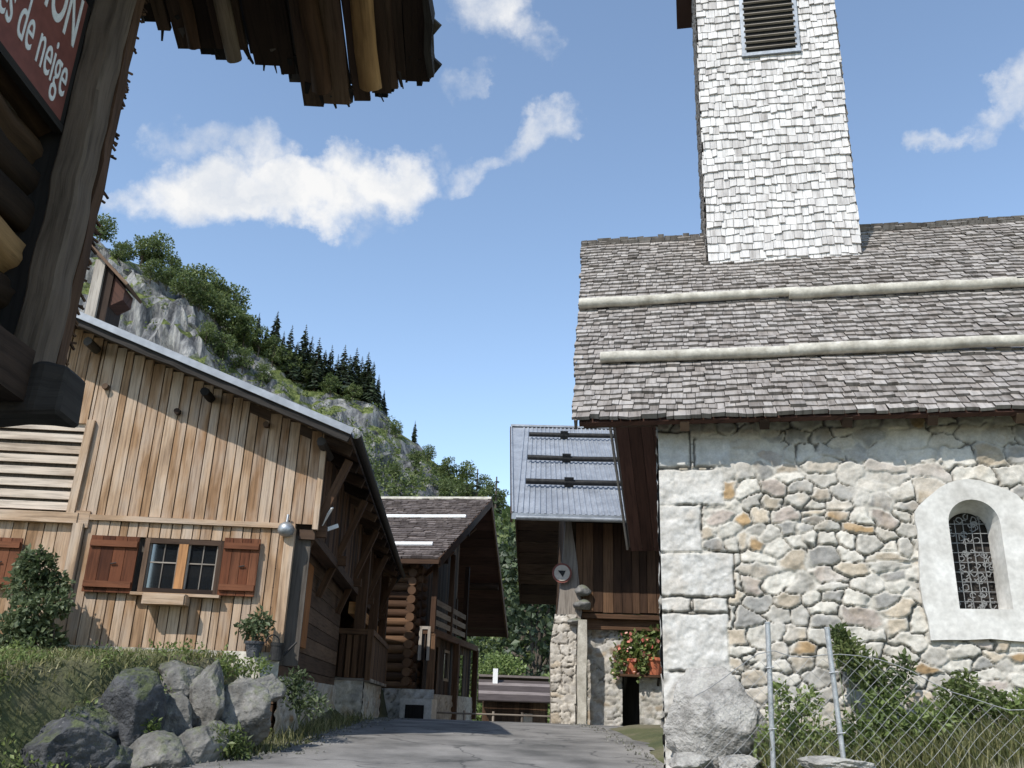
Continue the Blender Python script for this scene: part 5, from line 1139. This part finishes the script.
# ================================================================== trees
def tree_proto(name, label, seed, H, R, n, leaf, mat, trunk=.32, nclump=26, cat='tree'):
    r = random.Random(seed); t = thing(name, label, cat)
    cl = []
    for _ in range(nclump):
        g = r.uniform(0, 6.28); f = r.uniform(.28, .98); prof_ = math.sin(min(1, (f - .2) / .8) * math.pi * .86 + .25) ** .7
        d = R * prof_ * r.uniform(.25, .9); s = R * r.uniform(.22, .42)
        cl.append(((math.cos(g) * d, math.sin(g) * d, H * f - s * .3), (s, s, s * .8), s * s))
    link('crown', leaves(name + '_crown', cl, n, leaf, seed, .7, shell=.5), t, mat)
    mb = MB(); mb.log((0, 0, -H * .06), (r.uniform(-.02, .02) * H, 0, H * .75), H * .03, H * .008, n=8, seg=6, wob=H * .008)
    for c in cl[:9]: mb.log((0, 0, H * r.uniform(.2, .5)), c[0], H * .011, H * .004, n=5, seg=3, wob=H * .01)
    mb.build('trunk', 'bark', t); return t
def conifer_proto(name, label, seed, H, R, tiers=26):
    r = np.random.RandomState(seed); t = thing(name, label, 'tree'); V = []; T = []
    for k in range(tiers):
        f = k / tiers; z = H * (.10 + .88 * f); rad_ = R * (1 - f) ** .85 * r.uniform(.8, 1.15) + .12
        for j in range(int(7 + 6 * (1 - f))):
            g = r.uniform(0, 6.283); L = rad_ * r.uniform(.55, 1.15); dr = -L * r.uniform(.25, .55); d = np.array([math.cos(g), math.sin(g), 0]); s = np.array([-math.sin(g), math.cos(g), 0])
            b = np.array([0, 0, z]); tip = b + d * L + np.array([0, 0, dr]); mid = b + d * L * .55 + np.array([0, 0, dr * .3])
            w = L * r.uniform(.22, .36)
            for q in (-1, 1):
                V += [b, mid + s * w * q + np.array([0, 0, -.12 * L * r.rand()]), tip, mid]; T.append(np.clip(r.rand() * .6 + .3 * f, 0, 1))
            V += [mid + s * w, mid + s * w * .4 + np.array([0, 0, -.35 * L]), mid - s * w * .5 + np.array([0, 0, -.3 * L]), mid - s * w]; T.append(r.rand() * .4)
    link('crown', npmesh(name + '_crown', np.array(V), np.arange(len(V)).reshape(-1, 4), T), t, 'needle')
    mb = MB(); mb.log((0, 0, -H * .05), (0, 0, H * .97), H * .016, H * .003, n=7, seg=4); mb.build('trunk', 'bark', t); return t
ORD = ['first', 'second', 'third', 'fourth', 'fifth', 'sixth', 'seventh', 'eighth', 'ninth', 'tenth', 'eleventh', 'twelfth', 'thirteenth', 'fourteenth', 'fifteenth', 'sixteenth', 'seventeenth', 'eighteenth', 'nineteenth', 'twentieth', 'twenty first', 'twenty second', 'twenty third']
def plant_tree(protos, used, k, loc, s, rz, label, group):
    p = protos[k % len(protos)]
    if k % len(protos) in used: o = copy_tree(p)
    else: o = p; used.add(k % len(protos))
    o.location = loc; o.scale = (s, s, s) if not isinstance(s, tuple) else s; o.rotation_euler = (0, 0, rz); o['label'] = label; o['group'] = group; return o
def ridge_base(px, py_base, Y=252):
    d = ray(px, py_base); q = CAM + d * (Y / d.y)
    h = hill_z(q.x, q.y)
    return Vector((q.x, q.y, h[0].z if h[0] else q.z))
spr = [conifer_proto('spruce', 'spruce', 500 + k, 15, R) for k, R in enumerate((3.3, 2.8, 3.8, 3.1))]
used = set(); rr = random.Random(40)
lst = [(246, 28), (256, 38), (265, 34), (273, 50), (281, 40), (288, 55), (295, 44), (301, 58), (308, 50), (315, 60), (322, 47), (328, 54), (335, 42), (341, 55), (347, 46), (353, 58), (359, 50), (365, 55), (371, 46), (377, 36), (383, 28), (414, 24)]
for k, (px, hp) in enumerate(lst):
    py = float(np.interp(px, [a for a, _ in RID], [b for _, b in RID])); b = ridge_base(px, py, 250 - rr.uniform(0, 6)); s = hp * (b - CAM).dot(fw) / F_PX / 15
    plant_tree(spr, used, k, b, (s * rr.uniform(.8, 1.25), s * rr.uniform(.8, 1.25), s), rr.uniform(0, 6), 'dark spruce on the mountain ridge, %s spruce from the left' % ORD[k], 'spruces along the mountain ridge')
brd = [tree_proto('broadleaf_tree', 'tree', 520 + k, 9, 4.2, 1500, .62, 'leaf', nclump=20) for k in range(3)]
used = set()
lst = [(98, 30), (122, 26), (140, 34), (152, 40), (168, 30), (188, 36), (203, 40), (212, 30), (221, 34), (230, 38), (239, 32), (396, 20), (428, 20), (448, 22), (466, 24), (484, 26), (500, 26)]
for k, (px, hp) in enumerate(lst):
    py = float(np.interp(px, [a for a, _ in RID], [b for _, b in RID])); b = ridge_base(px, py + 4, 249 - rr.uniform(0, 8)); s = hp * (b - CAM).dot(fw) / F_PX / 9
    plant_tree(brd, used, k, b, s * rr.uniform(.9, 1.15), rr.uniform(0, 6), 'round green tree on the skyline, %s broadleaf tree from the left' % ORD[k], 'broadleaf trees along the mountain edge')
# second rank of trees just below the skyline, rooted on the slope
lst = [(118, 262, 22), (150, 282, 24), (166, 290, 26), (182, 300, 30), (198, 312, 34), (214, 325, 36), (228, 338, 36), (243, 346, 34), (258, 356, 32), (205, 345, 26), (222, 362, 30), (242, 372, 26), (272, 366, 28), (288, 376, 26), (306, 386, 22), (330, 396, 22), (352, 402, 20), (262, 385, 22), (415, 470, 20), (445, 500, 22), (395, 480, 18), (465, 505, 24), (430, 520, 20), (488, 512, 26)]
lst.sort()
for k, (px, py, hp) in enumerate(lst):
    h = hill_at(px, py)
    if h[0] is None: continue
    b = h[0]; s = hp * (b - CAM).dot(fw) / F_PX / 9
    plant_tree(brd, used, k, b, s, rr.uniform(0, 6), 'round green tree rooted on the slope below the skyline, %s one from the left' % (ORD + ['twenty fourth'])[k], 'broadleaf trees on the mountain slope')
# shrub cover on the slope: one mass nobody could count
sv = []; st = []; r_ = np.random.RandomState(77); cnt = 0
P_, C_ = [], []
tries = 0
while cnt < 2600 and tries < 30000:
    tries += 1
    px = r_.uniform(60, 560); py = r_.uniform(225, 660); h = hill_at(px, py)
    if h[0] is None: continue
    nz_ = abs(h[1].z); f = noise.noise(Vector(h[0]) * .03)
    if nz_ < .42 and r_.rand() > .10: continue
    pr = .85 if (px > 400 and py > 480) else (.32 + .55 * (f > .0))
    if 230 < px < 330 and 355 < py < 410: pr *= .15
    if px < 215 and py < 370: pr *= .12
    if 200 < px < 290 and 300 < py < 350: pr = .95
    if r_.rand() > pr: continue
    s = r_.uniform(.6, 1.9) * (1.35 if py > 480 else 1); P_.append(((h[0].x, h[0].y, h[0].z + s * .4), (s, s, s * r_.uniform(.8, 1.5)), s * s)); cnt += 1
g = link('hillside_shrubs', leaves('hillside_shrubs', P_, 120000, .62, 78, .8, shell=.45), None, 'leaf', 'stuff'); g['label'] = 'green shrubs and scrub covering the mountain slope'; g['category'] = 'shrubs'
# nearer trees in the gap beyond the chalets
gap = [tree_proto('garden_tree', 'tree', 540 + k, 10, 4.0, 5200, .32, m_, nclump=34) for k, m_ in enumerate(('leaf', 'leaf_lit', 'needle'))]
used = set()
for k, (px, py, Y, h, v, lab) in enumerate([
    (535, 690, 62, 15.5, 2, 'dense dark green tree beyond the shed, right of the gap'), (500, 680, 55, 6.6, 1, 'bright yellow green tree above the low shed'),
    (552, 690, 52, 5.2, 1, 'small yellow green tree behind the right end of the shed'), (470, 690, 60, 8, 0, 'green tree behind the balcony chalet, left of the gap'),
    (522, 690, 70, 19, 0, 'tall green tree filling the gap between the two chalets'), (562, 690, 75, 16, 2, 'dark tree behind the stone corner pier of the metal roofed chalet')]):
    q = at(px, py, Y); z = zr(Y); o = plant_tree(gap, used, v, (q.x, q.y, z), h / 10, k * 1.3, lab, 'trees beyond the end of the street')
fir = [conifer_proto('fir_tree', 'fir', 560 + k, 16, 3.0, 30) for k in range(2)]; used = set()
for k, (px, py, Y, lab) in enumerate([(497, 470, 120, 'first dark fir from the left on the lower slope above the gap'), (478, 463, 140, 'pointed fir behind the ridge of the balcony chalet'), (515, 505, 105, 'dark fir right beside the edge of the metal roof')]):
    q = at(px, py, Y); hz = hill_z(q.x, q.y); z = hz[0].z if hz[0] else zr(Y); s = max(.5, (q.z - z) / 16); plant_tree(fir, used, k, (q.x, q.y, z), s, k * 2.0, lab, 'firs on the lower slope')
